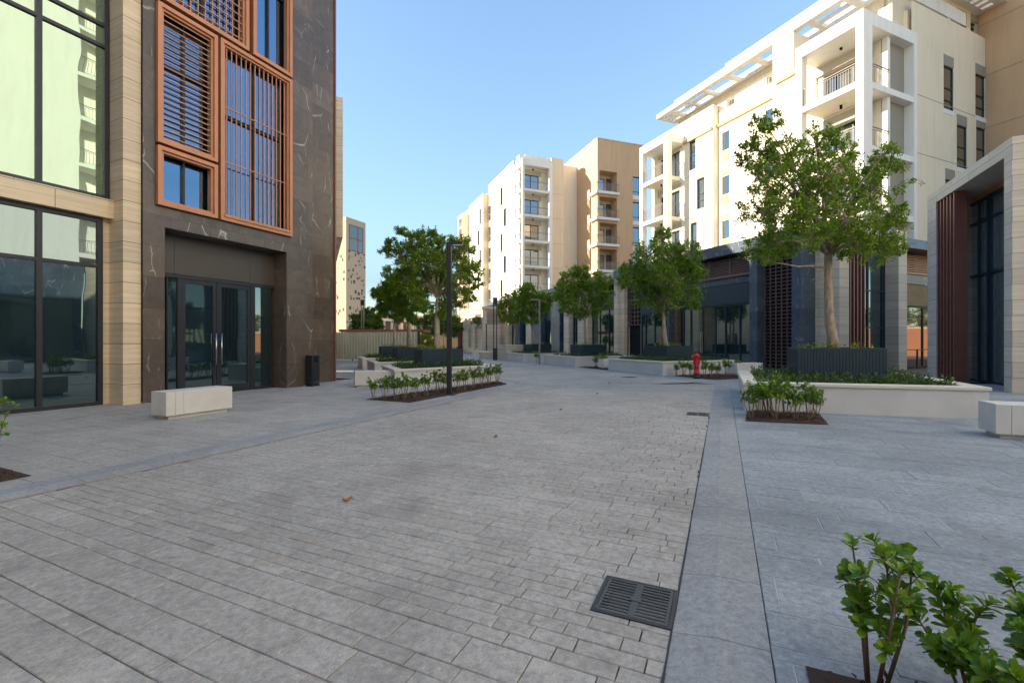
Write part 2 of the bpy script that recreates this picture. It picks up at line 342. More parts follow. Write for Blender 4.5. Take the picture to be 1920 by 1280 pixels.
bay(r0, 5.45, 4.54, HT-.61, [(4.30-r0)/(5.45-r0), (3.0-r0)/(5.45-r0), .42, .21], [(7.93-4.54)/(HT-5.15), (8.40-4.54)/(HT-5.15), (12.2-4.54)/(HT-5.15)], 'gup')
bay(-7.79, -1.61, 0.0, 4.11, [.25, .5, .75], [3.05/4.11], 'glow'); bay(-7.79, -1.61, 4.54, HT-.61, [.25, .5, .75], [.34, .39, .76], 'gup')

# ---- dark marble building with the entrance
B = Bld('marble_building', 'dark veined marble building with copper window screens above a double door', 'building', K, (5.80, 11.85))
HB = 14.9; cs0, cs1 = 6.05, 9.67
m = MB(); m.fac('y', -1, 11.85, 5.803, 10.48, 0, HB, [(6.25, 9.53, -.01, 4.07, .60), (cs0, cs1, 4.53, 13.2, .30)])
m.box(5.803, 10.48, 12.75, 22, 0, HB); m.box(5.803, 6.0, 12.2, 12.75, 0, HB); m.box(10.2, 10.478, 11.86, 12.75, 0, HB)
m.box(5.803, 10.48, 11.853, 12.75, HB-.3, HB); m.box(9.535, 10.2, 11.9, 12.75, 0, 4.0)
B.part('wall', m, 'marble')
m = MB(); m.box(6.25, 6.75, 12.40, 12.6, 3.09, 4.069); m.box(6.756, 8.75, 12.40, 12.6, 3.09, 4.069); m.box(8.756, 9.53, 12.40, 12.6, 3.09, 4.069)
B.part('lintel_panel', m, m_plain('bronze_panel', (.085, .07, .058), .42, .15, 2, .05, .5, .2), label='plain dark panels over the door')
yp = 12.43; hx = lambda px: K.H('y', yp, px)
m = MB(); zt = 3.08
for a, b in ((311, 313.5), (331.5, 339), (405, 408.2), (469, 477), (504, 507)): m.box(hx(a), hx(b), yp-.04, yp+.06, 0, zt)
m.box(6.26, 9.52, yp-.05, yp+.06, zt-.09, zt); m.box(6.26, 9.52, yp-.05, yp+.06, 0, .07)
e = B.part('entrance_frame', m, 'dark')
for a, b in ((313.5, 331.5), (477, 504)):
    B.part('side_pane', MB().box(hx(a), hx(b), yp, yp+.02, .07, zt-.09), 'glow', e)
for a, b, side in ((339, 405, 1), (408.2, 469, 0)):
    x0, x1 = hx(a)+.005, hx(b)-.005; m = MB()
    m.box(x0, x0+.09, yp-.03, yp+.03, .075, zt-.095); m.box(x1-.09, x1, yp-.03, yp+.03, .075, zt-.095)
    m.box(x0+.09, x1-.09, yp-.03, yp+.03, .075, .22); m.box(x0+.09, x1-.09, yp-.03, yp+.03, zt-.2, zt-.095)
    d = B.part('door', m, 'dark'); B.part('pane', MB().box(x0+.085, x1-.085, yp-.005, yp+.015, .2, zt-.19), 'glow', d)
    h = (x1-.045) if side else (x0+.045); m = MB()
    m.tube([(h, yp-.10, .78), (h, yp-.10, 1.62)], .018, 10); m.tube([(h, yp-.10, .92), (h, yp-.03, .92)], .012, 8); m.tube([(h, yp-.10, 1.48), (h, yp-.03, 1.48)], .012, 8)
    B.part('handle', m, 'steel', d, True)
def cfr(x0, x1, z0, z1, kind, label):
    m = MB(); y = 11.85
    def ring(a, b, c, d, w, d0, d1):
        m.box(a, a+w, y-d1, y-d0, c, d); m.box(b-w, b, y-d1, y-d0, c, d); m.box(a+w, b-w, y-d1, y-d0, c, c+w); m.box(a+w, b-w, y-d1, y-d0, d-w, d)
    ring(x0, x1, z0, z1, .09, -.10, .10); ring(x0+.09, x1-.09, z0+.09, z1-.09, .055, -.10, .045)
    o = B.part('window_screen', m, 'copper', label=label); B.part('pane', MB().box(x0+.09, x1-.09, y+.20, y+.23, z0+.09, z1-.09), 'gblue', o)
    a, b, c, d = x0+.145, x1-.145, z0+.145, z1-.145; g = MB()
    k = MB(); xm = (a+b)/2; k.box(xm-.022, xm+.022, y+.13, y+.197, c-.03, d+.03)
    for q in ((.60,) if d-c > 2 else ()): k.box(a-.03, b+.03, y+.135, y+.197, c+(d-c)*q, c+(d-c)*q+.05)
    B.part('glazing_bar', k, 'dark', o)
    if kind == 'h':
        n = 22
        for i in range(n): z = c+(d-c)*(i+.6)/n; g.box(a, b, y-.01, y+.02, z-.011, z+.011)
    if kind == 'v':
        n = 14
        for i in range(n): x = a+(b-a)*(i+.5)/n; g.box(x-.012, x+.012, y-.01, y+.02, c, d)
        for z in (6.11, 7.54): g.box(a, b, y-.02, y+.01, z-.012, z+.012)
        m2 = MB().box(x0+.09, x1-.09, y-.13, y-.1, z0+.09, z0+.16); B.part('sill', m2, 'copper', o)
    if kind == 'g':
        n = 11
        for i in range(n): x = a+(b-a)*(i+.5)/n; g.box(x-.012, x+.012, y-.01, y+.02, c, d)
        n = 17
        for i in range(n): z = c+(d-c)*(i+.5)/n; g.box(a, b, y-.02, y+.015, z-.012, z+.012)
    if kind: B.part('grille', g, 'copper', o)
cfr(6.06, 7.43, 4.55, 5.92, '', 'small square window in a copper frame without bars')
cfr(6.06, 7.43, 5.99, 9.23, 'h', 'tall copper window screen with horizontal bars')
cfr(7.50, 9.66, 4.55, 9.25, 'v', 'widest copper window screen with vertical bars')
cfr(6.06, 8.28, 9.33, 13.15, 'g', 'copper window screen with a square grid of bars')
cfr(8.40, 9.66, 9.33, 13.15, '', 'tall copper framed window without bars')

C2 = Bld('marble_building', 'dark brown marble wall block standing just right of the entrance building', 'building', K, (11.0, 12.4))
C2.part('wall', MB().box(10.6, 11.90, 12.42, 22, 0, 14.2), 'marble'); C2.part('edge_fin', MB().box(11.903, 11.97, 12.38, 12.62, 0, 14.1), 'rust')
C2.part('plinth', MB().box(10.49, 10.598, 12.7, 20, 0, 14), 'marble')

D = Bld('stone_building', 'travertine building corner rising behind the dark marble wall and beside the site fence', 'building', W, (1.26, 24.5))
D.part('wall', MB().box(-16, 1.26, 24.5, 52, 6.66, 13.7), 'trav'); D.part('ground_storey', MB().box(-4, .72, 24.9, 37.3, 0, 6.66).box(-4, .72, 39.9, 51.8, 0, 6.66), 'trav2'); D.part('low_wing', MB().box(-4, .5, 52.01, 63, 0, 9.6), 'trav2')  # unseen length and low wing added for shade; storey gap lets sun through
m = MB().box(-1.6, .60, 24.84, 24.897, 0.1, 6.2); D.part('window', m, 'glow')

# litter bin in the corner
bn = empty('litter_bin', 'slim black litter bin standing against the dark marble corner right of the entrance', 'litter bin', (*K.w(10.30, 11.64), 0), K.t)
m = MB(); m.box(-.15, .15, -.13, .13, .0, .10); m.box(-.15, .15, -.13, .13, .14, .74); m.box(-.15, -.07, -.13, .13, .74, .92); m.box(.07, .15, -.13, .13, .74, .92); m.box(-.15, .15, -.13, .13, .92, .97)
m.build('body', 'dark', bn); MB().box(-.069, .069, -.1, .12, .75, .915).build('slot', 'black', bn)

# ---- site fence
fs = 24.6
fe = empty('site_fence', 'corrugated grey metal site fence behind the left planters', 'fence', (*K.w(fs, 18.3), 0), K.t)
ft = -K.H('x', fs, 783); flen = 11.5
m = MB(); n = 44; pts = []
for i in range(n):
    y0 = i*flen/n; q = flen/n
    pts += [(0, y0), (0, y0+q*.38), (.05, y0+q*.5), (.05, y0+q*.88)]
y_of = -ft - 18.3
for (xa, ya), (xb, yb) in zip(pts, pts[1:]):
    m.add([(xa, ya+y_of, .12), (xb, yb+y_of, .12), (xb, yb+y_of, 2.05), (xa, ya+y_of, 2.05)], [(0, 1, 2, 3)])
m.build('sheet', 'fence', fe)
m = MB()
for i in range(5): y = y_of+flen*i/4; m.box(.07, .13, y-.03, y+.03, 0, 2.1)
m.box(.06, .1, y_of, y_of+flen, 2.0, 2.06); m.build('post_row', 'dark', fe)
m = MB().box(-.02, .10, y_of-.10, y_of-.01, 0, 2.1); m.build('end_post', 'dark', fe)

# ---- perforated tower far behind
TX, TY = -43.75, 120.
ts, tt = K.l(TX, TY); tt = -tt
T1 = Bld('tower', 'tall slim beige tower with scattered small openings beyond the site fence', 'tower', K, (ts, -tt))
T1.part('wall', MB().box(ts, ts+7.2, -tt, -tt+5.6, 0, 34.3), m_stucco('tower_render', (.56, .43, .30)))
T1.part('low_wing', MB().box(ts-.0, ts+6.5, -tt+5.6, -tt+7.0, 0, 26.5), 'cream')
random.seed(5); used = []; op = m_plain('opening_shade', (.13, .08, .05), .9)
for mod in range(5):
    for _ in range(20):
        h = ts+.6+random.random()*5.9; wd = random.choice((.28, .5, .75)); ht = random.choice((.35, .6, .85)); z = 1.5+mod*5.0+random.random()*3.7
        if any(abs(h-a) < .6 and abs(z-b) < .7 for a, b in used): continue
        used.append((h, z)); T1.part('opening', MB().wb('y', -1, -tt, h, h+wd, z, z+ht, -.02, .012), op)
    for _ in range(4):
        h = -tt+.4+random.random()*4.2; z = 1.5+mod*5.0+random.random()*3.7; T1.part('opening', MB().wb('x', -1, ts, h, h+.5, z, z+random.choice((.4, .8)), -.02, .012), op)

m = MB(); a, b, z0, z1 = ts+1.0, ts+6.3, 25.6, 32.6
for x in (a, (a+b)/2+.5, b-.25): m.wb('y', -1, -tt, x, x+.25, z0, z1, 0, .05)
for z in (z0, 28.9, z1-.25): m.wb('y', -1, -tt, a+.25, b-.25, z, z+.25, 0, .045)
o = T1.part('window', m, 'brown'); T1.part('pane', MB().wb('y', -1, -tt, a+.1, b-.1, z0+.1, z1-.1, 0, .02), 'gdim', o)

# ---- low things beyond the fence
def lowb(name, label, cat, x0, x1, Y, z0, z1, dep, mat, wins=0):
    e = empty(name, label, cat, ((x0+x1)/2, Y, 0)); w_ = (x1-x0)/2
    MB().box(-w_, w_, 0, dep, z0, z1).build('wall', mat, e)
    MB().box(-w_-.15, w_+.15, -.15, dep+.15, z1+.002, z1+.25).build('roof', mat, e)
    for i in range(wins):
        x = -w_+(i+.5)*2*w_/wins; o = MB().box(x-.6, x+.6, -.05, .05, z0+(z1-z0)*.55, z0+(z1-z0)*.85).build('window', 'dark', e)
        MB().box(x-.5, x+.5, -.07, -.052, z0+(z1-z0)*.57, z0+(z1-z0)*.83).build('pane', 'gwin', o)
    return e
X_ = lambda px, Y: (px-960)/FPX*Y
lowb('low_building', 'low sand coloured building seen between the left tree trunks and the lamp post', 'building', X_(783, 110), X_(832, 110), 110, 0, 6.4, 10, 'beige', 4)
lowb('low_building', 'low terracotta building with pale base just left of the far travertine shop row', 'building', X_(828, 100), X_(868, 100), 100, 0, 5.6, 10, 'tan', 3)
lowb('low_building', 'tan low house peeking out behind the trees above the fence end', 'building', X_(752, 90), X_(792, 90), 90, 0, 6.2, 10, 'tan', 2)
lowb('low_building', 'pale low building half hidden by trees above the middle of the fence', 'building', X_(690, 105), X_(765, 105), 105, 0, 7.2, 10, 'ltgrey', 5)
lowb('low_building', 'hazy white building far down the street left of the cream apartments', 'building', X_(846, 190), X_(886, 190), 190, 0, 17.5, 12, 'white', 3)
# canopy with red edge behind the fence
ca = empty('canopy', 'low canopy with a dark red edge beam just above the fence top', 'canopy', (X_(715, 45), 45, 0))
m = MB(); m.box(-4.2, 4.2, 0, 4, 2.35, 2.6); m.build('roof', 'rust', ca)
for x in (-4, -1.3, 1.3, 4): MB().box(x-.06, x+.06, .3, .42, 0, 2.35).build('post', 'rust', ca)

# ================================================================== RIGHT PAVILION
E = Bld('pavilion', 'pale travertine pavilion with tall glazing and red brown fins at the right edge', 'building', K, (16.85, -7.1))
yl, yg = -7.1, -8.13; gx0, gx1 = 17.24, 21.7
m = MB(); m.box(16.85, 17.24, -8.4, yl, 0, 6.5); m.box(21.7, 22.46, -8.4, yl, 0, 6.5); m.box(16.85, 22.46, -8.4, yl, 6.502, 6.93)
m.box(16.853, 22.46, -16.9, -8.403, 0, 6.93)
E.part('wall', m, 'trav2')
hx = lambda px: K.H('y', yg, px)
m = MB(); vs_ = [hx(p) for p in (1840.5, 1858, 1863)]
for x in vs_+[20.37]: m.box(x-.035, x+.035, yg, yg+.10, 0, 6.3)
m.box(17.25, 17.33, yg, yg+.1, 0, 6.3)
for z in (0, 3.66, 5.5, 6.22): m.box(17.33, 21.69, yg+.003, yg+.09, z, z+.08)
o = E.part('window', m, 'slate'); E.part('pane', MB().box(17.25, 21.69, yg-.02, yg+.03, .02, 6.28), 'gpav', o)
E.part('head_panel', MB().box(17.25, 21.69, yg-.02, yg+.06, 6.302, 6.498), 'copper')
for i in range(6):
    x = 20.36+i*.26; E.part('fin', MB().box(x, x+.075, -7.48, -7.14, 0, 6.49), 'rust')
cc = empty('security_camera', 'small white bullet camera on the far pier of the travertine pavilion', 'camera', (*K.w(22.46, -7.3), 2.62+.93), K.t)
m = MB(); m.tube([(0, 0, 0), (.12, 0, .0), (.16, .02, .03)], .025, 8); m.lathe([(.05, -.01), (.05, .01)], 12); m.build('bracket', 'whitep', cc, smooth=True)
m = MB(); m.tube([(.10, -.05, .07), (.20, .22, .0)], .055, 12); m.build('housing', 'whitep', cc, smooth=True)
MB().tube([(.196, .21, .003), (.207, .24, -.005)], .045, 12).build('lens', 'black', cc)

# ---- off to the right: the cream block that the mirrored glazing shows
Fb = Bld('apartment_block', 'sunlit cream apartment block facing the mirrored glazing from the right', 'building', K, (-24, -17))
yy = -17.; m = MB(); wins = []
for fl in range(8):
    z = 4.6+fl*3.3
    for x in (-20, -15, -10, -5, 1.5, 8.2): wins.append((x, x+1.3, z+.8, z+2.3))
m.fac('y', 1, yy, -25, 16.6, 0, 31, wins, .2); m.box(-25, 16.6, -27, yy-.23, 0, 31); m.box(16.6, 18.8, -27, yy-1.8, 7, 31)
m.box(18.6, 18.8, yy-1.8, yy, 7, 31); m.box(16.603, 18.6, yy-1.8, yy, 30.4, 31)
for fl in range(8): m.box(16.603, 18.6, yy-1.8, yy, 7.4+fl*3.3, 7.7+fl*3.3)
Fb.part('wall', m, 'white2'); Fb.part('podium', MB().box(-25, 16.5, -16.9, -16.2, 0, 6.8), 'marble2'); Fb.part('shop_glazing', MB().box(-24, 16, -16.2+.003, -16.15, .1, 4.2), 'glow')
for q in wins:
    if q[0] > -1: Fb.window('y', 1, yy, *q, rv=.19, hs=(.3,))
for fl in range(7): Fb.railing('y', 1, yy, 16.65, 18.58, 7.7+fl*3.3, d=-.08, sp=.2)
# ---- unseen blocks added to keep the bright horizon out of the glass
G = Bld('apartment_block', 'unseen beige block added behind the camera to close the horizon in the glass', 'building', K, (-30, 0))
m = MB(); wins = []
for fl in range(4):
    for i in range(9): y = -14+i*3.6; wins.append((y, y+1.5, 1.2+fl*3.4, 3.2+fl*3.4))
m.fac('x', 1, -22, -17, 20, 0, 15, wins, .2); m.box(-32, -22.3, -17, 20, 0, 15); G.part('wall', m, 'beige')
m = MB()
for q in wins: m.wb('x', 1, -22, q[0], q[1], q[2], q[3], -.22, -.19)
G.part('pane', m, 'gwin')

Hb = Bld('apartment_block', 'unseen brown block added behind the stone building to darken the glass reflections', 'building', W, (-40, 60))
m = MB().box(-60, -20, 41, 72, 0, 10); Hb.part('wall', m, 'terra'); Hb.part('roof', MB().box(-60.2, -19.8, 40.8, 72.2, 10.002, 10.4), 'grey')  # out of view, added to darken what the shop glass reflects

bw2 = empty('boundary_wall', 'orange tan boundary wall right of the plaza, mirrored in the glass door beside the pavilion', 'wall', (46, 22, 0))
MB().box(0, .3, -16, 16, 0, 2.6).build('wall', 'terra', bw2); MB().box(-.05, .35, -16.05, 16.05, 2.602, 2.75).build('coping', 'beige', bw2)

# ================================================================== RIGHT SIDE: WHITE APARTMENTS
FL = [4.98, 8.28, 11.58, 14.88, 18.18]
WB = Bld('apartment_building', 'large white apartment building with deep balconies and a slatted roof canopy above dark shops', 'building', W, (22, 14))
bF, b2, b1, bw = 25.75, 28.0, 27.5, 28.2
Hx = lambda pl, px: W.H('x', pl, px); Hy = lambda pl, px: W.H('y', pl, px)
aC = Hx(bF, 1619)                                   # near corner
aN1 = Hx(bF, 1604); aN2 = Hx(bF, 1503); aN3 = Hx(bF, 1491)
f1, f2, f3, f4 = Hx(bF, 1251.5), Hx(bF, 1244.4), Hx(bF, 1204.6), Hx(bF, 1199.3)
s1, s2, sg_ = Hx(b1, 1283), Hx(b1, 1336), Hx(b2, 1346)
bR, bE = Hy(aC, 1720), 38.8                         # end frame right edge, end of end wall
aE = aC+.28
top2, top1 = 18.7, 19.25
# main walls
m = MB()
w2 = [(Hx(b2, 1367.7), Hx(b2, 1351.6), z+.72, z+2.2) for z in FL[:4]]
w2b = [(Hx(b2, 1449.5), Hx(b2, 1433), z+.72, z+2.2) for z in FL[:4]]
m.fac('x', -1, b2, Hx(b2, 1449), sg_, 5, top2, w2+w2b, .2)
step = Hx(27.6, 1449); mid_ = Hx(27.6, 1488); m.fac('x', -1, 27.6, mid_, step, 5, 20.88, [], .2); m.box(27.6+.003, 29.4, mid_, mid_+.2, 18.2, 20.88); m.fac('x', -1, 27.6, 14.9, mid_, 5, 18.5, [(15.2, 17.9, z+.02, z+2.35, .55) for z in FL[1:4]], .2)
m.box(27.603, 28.2, step-.02, step-.002, 5, 20.88)
wt = []
for z, (p, q) in ((FL[3], (1304.5, 1292)), (FL[2], (1321, 1306)), (FL[1], (1306.6, 1294)), (FL[0], (1321, 1306))):
    wt.append((Hx(b1, p), Hx(b1, q), z+.15, z+2.5))
m.fac('x', -1, b1, s2, f4+.4, 5, top1, wt+[(f1+.5, f4-.5, z+.02, z+2.3, .3) for z in FL[1:4]], .2)
m.box(b1+.003, 31, s2-.05, s2, 5, top1)
m.box(b2+.25, 42, sg_, f4+.4, 5, 18.1); m.box(b1+.9, b2+.3, s2, f4+.4, 5, 18.1); m.box(b2+.25, bE+1.5, 14.9, sg_, 5, 18.1)
# end wall
we = [(Hy(aE, 1769), Hy(aE, 1787.5), W.Z('y', aE, 1769, 203), W.Z('y', aE, 1769, 121)), (Hy(aE, 1828.5), Hy(aE, 1855), W.Z('y', aE, 1830, 216.6), W.Z('y', aE, 1828.5, 137))]
we2 = [(Hy(aE, 1793.7), Hy(aE, 1812.5), W.Z('y', aE, 1794, 313), W.Z('y', aE, 1794, 233)), (Hy(aE, 1830), Hy(aE, 1856), we[1][2]-3.3, we[1][3]-3.3)]
we3 = [(Hy(aE, 1772), Hy(aE, 1790), we[0][2]-6.7, we[0][3]-6.7), (Hy(aE, 1830), Hy(aE, 1856), we[1][2]-6.6, we[1][3]-6.6)]
allw = we+we2+we3; topE = W.Z('y', aE, 1857, 78)
me_ = MB().fac('y', -1, aE, bR, bE, 5, topE, allw, .2); me_.box(bR, bE, aE+.21, aE+.6, 5, topE-.4); WB.part('end_wall', me_, 'endw')
m.box(bw+.004, bR-.3, aC+.5, aC+1.6, 5, 18.1)
WB.part('wall', m, 'white')
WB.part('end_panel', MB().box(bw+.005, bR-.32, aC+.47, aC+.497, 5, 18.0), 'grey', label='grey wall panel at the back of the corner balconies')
for q in allw:
    WB.window('y', -1, aE, *q, rv=.10, vs=(.64,) if q[1]-q[0] > 1.25 else (), hs=(.22, .5), fw=.06, gm='gdim')
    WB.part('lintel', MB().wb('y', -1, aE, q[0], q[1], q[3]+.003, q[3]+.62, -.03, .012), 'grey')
    WB.part('sill', MB().wb('y', -1, aE, q[0], q[1]+.02, q[2]-.28, q[2]-.003, -.03, .02), 'white2')
for k in range(1, 4):
    z = FL[k]-.1; WB.part('joint_line', MB().wb('y', -1, aE, bR, bE, z+.55, z+.585, -.01, .006), 'grey') if k > 1 else None
for q in w2+w2b: WB.window('x', -1, b2, *q, rv=.12, gm='gwin', fw=.06, fm='white')
for q in wt: WB.window('x', -1, b1, *q, rv=.19, hs=(.28, .5), fm='dark')
for col in (w2, w2b):
    for q, p in zip(col[1:], col[:-1]):
        WB.part('spandrel', MB().wb('x', -1, b2, q[0], q[1], p[3]+1.0, q[2]-.003, -.02, .012), 'span')
        WB.part('spandrel', MB().wb('x', -1, b2, q[0], q[1], p[3]+.003, p[3]+.42, -.02, .012), 'span')
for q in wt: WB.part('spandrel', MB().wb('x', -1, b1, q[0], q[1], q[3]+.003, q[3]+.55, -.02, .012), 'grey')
# projecting balcony frames
def frame(y0, y1, p0, p1, zs, ztop, deep, side=True):
    m = MB(); m.box(bF, bF+.45, y0, p0, 5, ztop-.67); m.box(bF, bF+.45, p1, y1, 5, ztop-.67)
    m.box(bF, deep, y0, y1, ztop-.67, ztop)
    m.box(deep-.4, deep, y1-.3, y1, 5, ztop-.67)
    WB.part('balcony_frame', m, 'white2')
    for z in zs:
        WB.part('balcony_slab', MB().box(bF+.02, deep-.003, p0, p1, z-.30, z), 'white')
        WB.railing('x', -1, bF+.02, p0+.01, p1-.01, z, d=-.12)
frame(aC, aN3, aN1, aN2, FL[1:4], 18.46, 28.2-.01)
m = MB()                                            # end side of the corner balconies
m.box(bR-.32, bR, aC, aC+.47, 5, 17.79); m.box(bF+.452, bF+.75, aC, aC+.25, 5, 17.79); m.box(28.19, bR, aC, aC+.47, 17.79, 18.46)
for z in FL[1:4]: m.box(bF+.75, bR-.32, aC+.02, aC+.47, z-.32, z)
m.box(28.205, 28.45, aC+.2, aC+.46, 5, 17.79)
WB.part('balcony_frame', m, 'white2')
for z in FL[1:4]: WB.railing('y', -1, aC+.02, bF+.75, 28.2, z, d=-.1)
frame(f1, f4, f2, f3, FL[1:4], 18.1, b1-.01)
for z in FL[1:4]: WB.railing('y', -1, f1+.02, bF+.46, b1-.03, z, d=-.1, mat='railg')
for z in FL[1:4]:                                   # sliding doors and ceiling lamps
    for y0, y1, pl, dz in ((15.2, 17.9, 27.6, .55), (f1+.5, f4-.5, b1, .3)):
        WB.window('x', -1, pl, y0, y1, z+.02, z+2.3, rv=dz-.02, vs=(.33, .66), fw=.07, gm='gwin', name='sliding_door')
        WB.part('door_lintel', MB().wb('x', -1, pl, y0-.2, y1+.2, z+2.305, z+2.85, -.1, .012), 'ltgrey')
    WB.part('ceiling_lamp', MB().lathe([(.07, 0), (.07, .2)], 12, (bF+1.2, (aN1+aN2)/2, z+2.8)), 'black'); WB.part('ceiling_lamp', MB().lathe([(.07, 0), (.07, .2)], 12, (bF+.9, (f2+f3)/2, z+2.8)), 'black')
# belt moulding, roof terrace railing, penthouse
m = MB(); m.wb('x', -1, b2, step, sg_-.02, 17.55, 17.75, 0, .16); m.wb('x', -1, 27.6, Hx(27.6, 1492), step-.25, 18.1, 18.3, 0, .16); m.wb('x', -1, b1, s2, s1, 17.35, 17.55, 0, .16)
WB.part('moulding', m, 'span')
jl = MB()
for k in range(1, 4):
    z = FL[k]-.35; jl.box(b2-.004, b2+.02, Hx(b2, 1449), Hx(b2, 1433), z, z+.03); jl.box(b2-.004, b2+.02, Hx(b2, 1367), sg_-.0, z+2.9, z+2.93) if 0 else None
    for p, q, pl in ((1449, 1368, b2), (1336, 1284, b1), (1490, 1450, 27.6)): jl.box(pl-.004, pl+.02, Hx(pl, p), Hx(pl, q), z+.05, z+.08)
for p, pl in ((1400, b2), (1425, b2), (1330, b1)): y = Hx(pl, p); jl.box(pl-.004, pl+.02, y, y+.025, 5, 17.2)
WB.part('joint_line', jl, 'grey')
WB.railing('x', -1, b2+.06, step, sg_, top2, .75, mat='rail', sp=.2, th=.035)
bp = 29.5; m = MB()
pw = [(Hx(bp, 1376), Hx(bp, 1362), 18.9, 20.2), (Hx(bp, 1449), Hx(bp, 1438), 18.9, 20.2), (15.6, 19.5, 18.9, 20.3), (27.2, 29.9, 18.9, 20.2)]
m.fac('x', -1, bp, 14.9, 31.2, 17, 20.9, pw, .2); m.box(bp+.22, 36.5, 14.92, 31.2, 18.1, 20.9)
ew = [(Hy(14.9, p), Hy(14.9, q), W.Z('y', 14.9, p, yb), W.Z('y', 14.9, p, yt)) for p, q, yt, yb in ((1756.5, 1775, 13, 60), (1794, 1812, 29, 80), (1819.5, 1840, 38, 85))]
m.fac('y', -1, 14.9, bp, 38.7, 17, 22.2, ew, .2); m.box(bp, 38.7, 15.11, 15.3, 17, 22.2)
WB.part('penthouse_wall', m, 'cream')
for q in pw: WB.window('x', -1, bp, *q, rv=.19, vs=(.5,) if q[1]-q[0] > 2 else (), fw=.06, fm='white')
for q in ew: WB.window('y', -1, 14.9, *q, rv=.19, vs=(.75,), hs=(.8,), gm='gdim'); WB.part('lintel', MB().wb('y', -1, 14.9, q[0], q[1], q[3]+.003, q[3]+.45, -.03, .012), 'grey')
for z_, y_ in ((20.55, 18.6), (20.55, 29.0)):
    pass
m = MB(); m.tube([(bp-.02, 20.2, 20.62), (bp-.12, 20.2, 20.62)], .16, 16); WB.part('wall_lamp', m, 'whitep')
m = MB(); m.tube([(bp-.02, 29.4, 20.55), (bp-.12, 29.4, 20.55)], .16, 16); WB.part('wall_lamp', m, 'whitep')
# roof canopy with open slots
m = MB(); z0, z1 = 20.9, 21.15; o0, o1, iy = 27.5, 29.62, 31.7
m.box(o0, o0+.42, 14.75, iy, z0, z1+.1); m.box(o1-.3, o1, 14.75, iy, z0, z1)
ys = [14.75, 16.3, 18.4, 20.3, 22.4, 24.6, 26.8, 28.6, 30.3, 31.7]
for i, y in enumerate(ys): m.box(o0+.42, o1-.3, y-(.35 if i == len(ys)-1 else .16), y+(.0 if i == len(ys)-1 else .16), z0+.003, z1-.003)
for i, (a, b) in enumerate(zip(ys, ys[1:])):
    if i in (0, 1, 6, 7): m.box(o0+1.0, o0+1.14, a+.16, b-.16, z0+.006, z1-.006)
    if i == 8:
        for q in (.75, 1.08, 1.42): m.box(o0+q, o0+q+.13, a+.16, b-.35, z0+.006, z1-.006)
m.box(o1, 37, 14.75, 31.5, z0+.006, z1); m.box(o0+.08, o0+.40, 14.75, 29.6, z1+.103, z1+.36); m.box(o0+.14, o0+.40, 14.75, 24.5, z1+.363, z1+.6); m.box(29.7, 37, 14.75, 29.6, z1+.002, 21.7)
WB.part('roof_canopy', m, 'white2')
m = MB(); z0 = 22.2; ya = Hy(14.9, 1700); e0, e1 = 30, 39.0; a0, a1 = 13.55, 14.89
m.box(e0, e1, a0, a0+.45, z0, z0+.3); m.box(e0, e1, a1-.35, a1+3, z0, z0+.3)
for i in range(15): x = e1-.55-i*.62; m.box(x, x+.3, a0+.45, a1-.35, z0+.003, z0+.297)
m.box(e1-.26, e1, a0+.45, a1-.35, z0+.003, z0+.297)
WB.part('roof_canopy', m, 'white2')
# parapet steps on the end
m = MB()
for p in (1792, 1828, 1856): x = Hy(aE, p); m.box(x-.35, x, aE+.25, aE+.6, topE-.4, topE+.45)
WB.part('parapet_step', m, 'white2')

# ---- shop podium
zc = 6.55; P0 = 20.2; pb = 20.72
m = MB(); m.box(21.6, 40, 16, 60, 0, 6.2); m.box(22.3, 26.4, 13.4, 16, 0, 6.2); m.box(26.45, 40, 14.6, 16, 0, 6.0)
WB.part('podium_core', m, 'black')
def bx(mat, name, *a, label=None): return WB.part(name, MB().box(*a), mat, label=label)
# end face: travertine piers, fins, glazing
bx('trav3', 'pier', 21.2, 21.87, 12.70, 16.3, 0, 6.75); bx('trav2', 'pier', 25.72, 26.42, 12.72, 14.6, 0, 6.75)
bx('trav2', 'head_beam', 21.873, 25.717, 12.9, 15, 6.2, 6.75)
for i in range(6): bx('rust', 'fin', 21.95+i*.26, 22.03+i*.26, 12.85, 13.25, 0, 6.9 if i in (2, 3) else 6.6)
WB.window('y', -1, 13.35, 23.0, 25.72, 0, 6.2, rv=0, vs=(.5, .93), hs=(.33, .62), fw=.08, fm='slate', gm='glow')
bx('slate', 'spandrel', 23.0, 25.72, 13.32, 13.34, 5.0, 6.2)
# end bay with stained board
bx('marble2', 'fascia', 26.423, 33, 12.9, 15, 6.05, 6.5)
bx('marble', 'lintel', 26.423, 33, 13.75, 14.6, 4.45, 4.95); bx('dirtp', 'board', 26.423, 33, 13.8, 14.6, 3.3, 4.449, label='stained brown board over the open doorway')
lv = MB()
for i in range(11): z = 5.02+i*.09; lv.box(26.43, 33, 13.72, 13.8, z, z+.045)
lv.box(26.43, 33, 13.66, 13.76, 4.95, 5.02); lv.box(27.9, 27.97, 13.68, 13.76, 5.02, 6.04); WB.part('louvre', lv, 'copper')
WB.window('y', -1, 13.95, 26.43, 33, 0, 3.29, rv=0, vs=(.2, .6), fw=.08, fm='dark', gm='gdim')
rb = MB(); rb.tube([(26.6, 13.2, 0), (26.6, 13.2, 1.0)], .04, 8); rb.box(26.56, 30, 13.17, 13.23, .96, 1.0); rb.box(28.3, 28.36, 13.17, 13.23, 0, .96); WB.part('handrail', rb, 'dark')
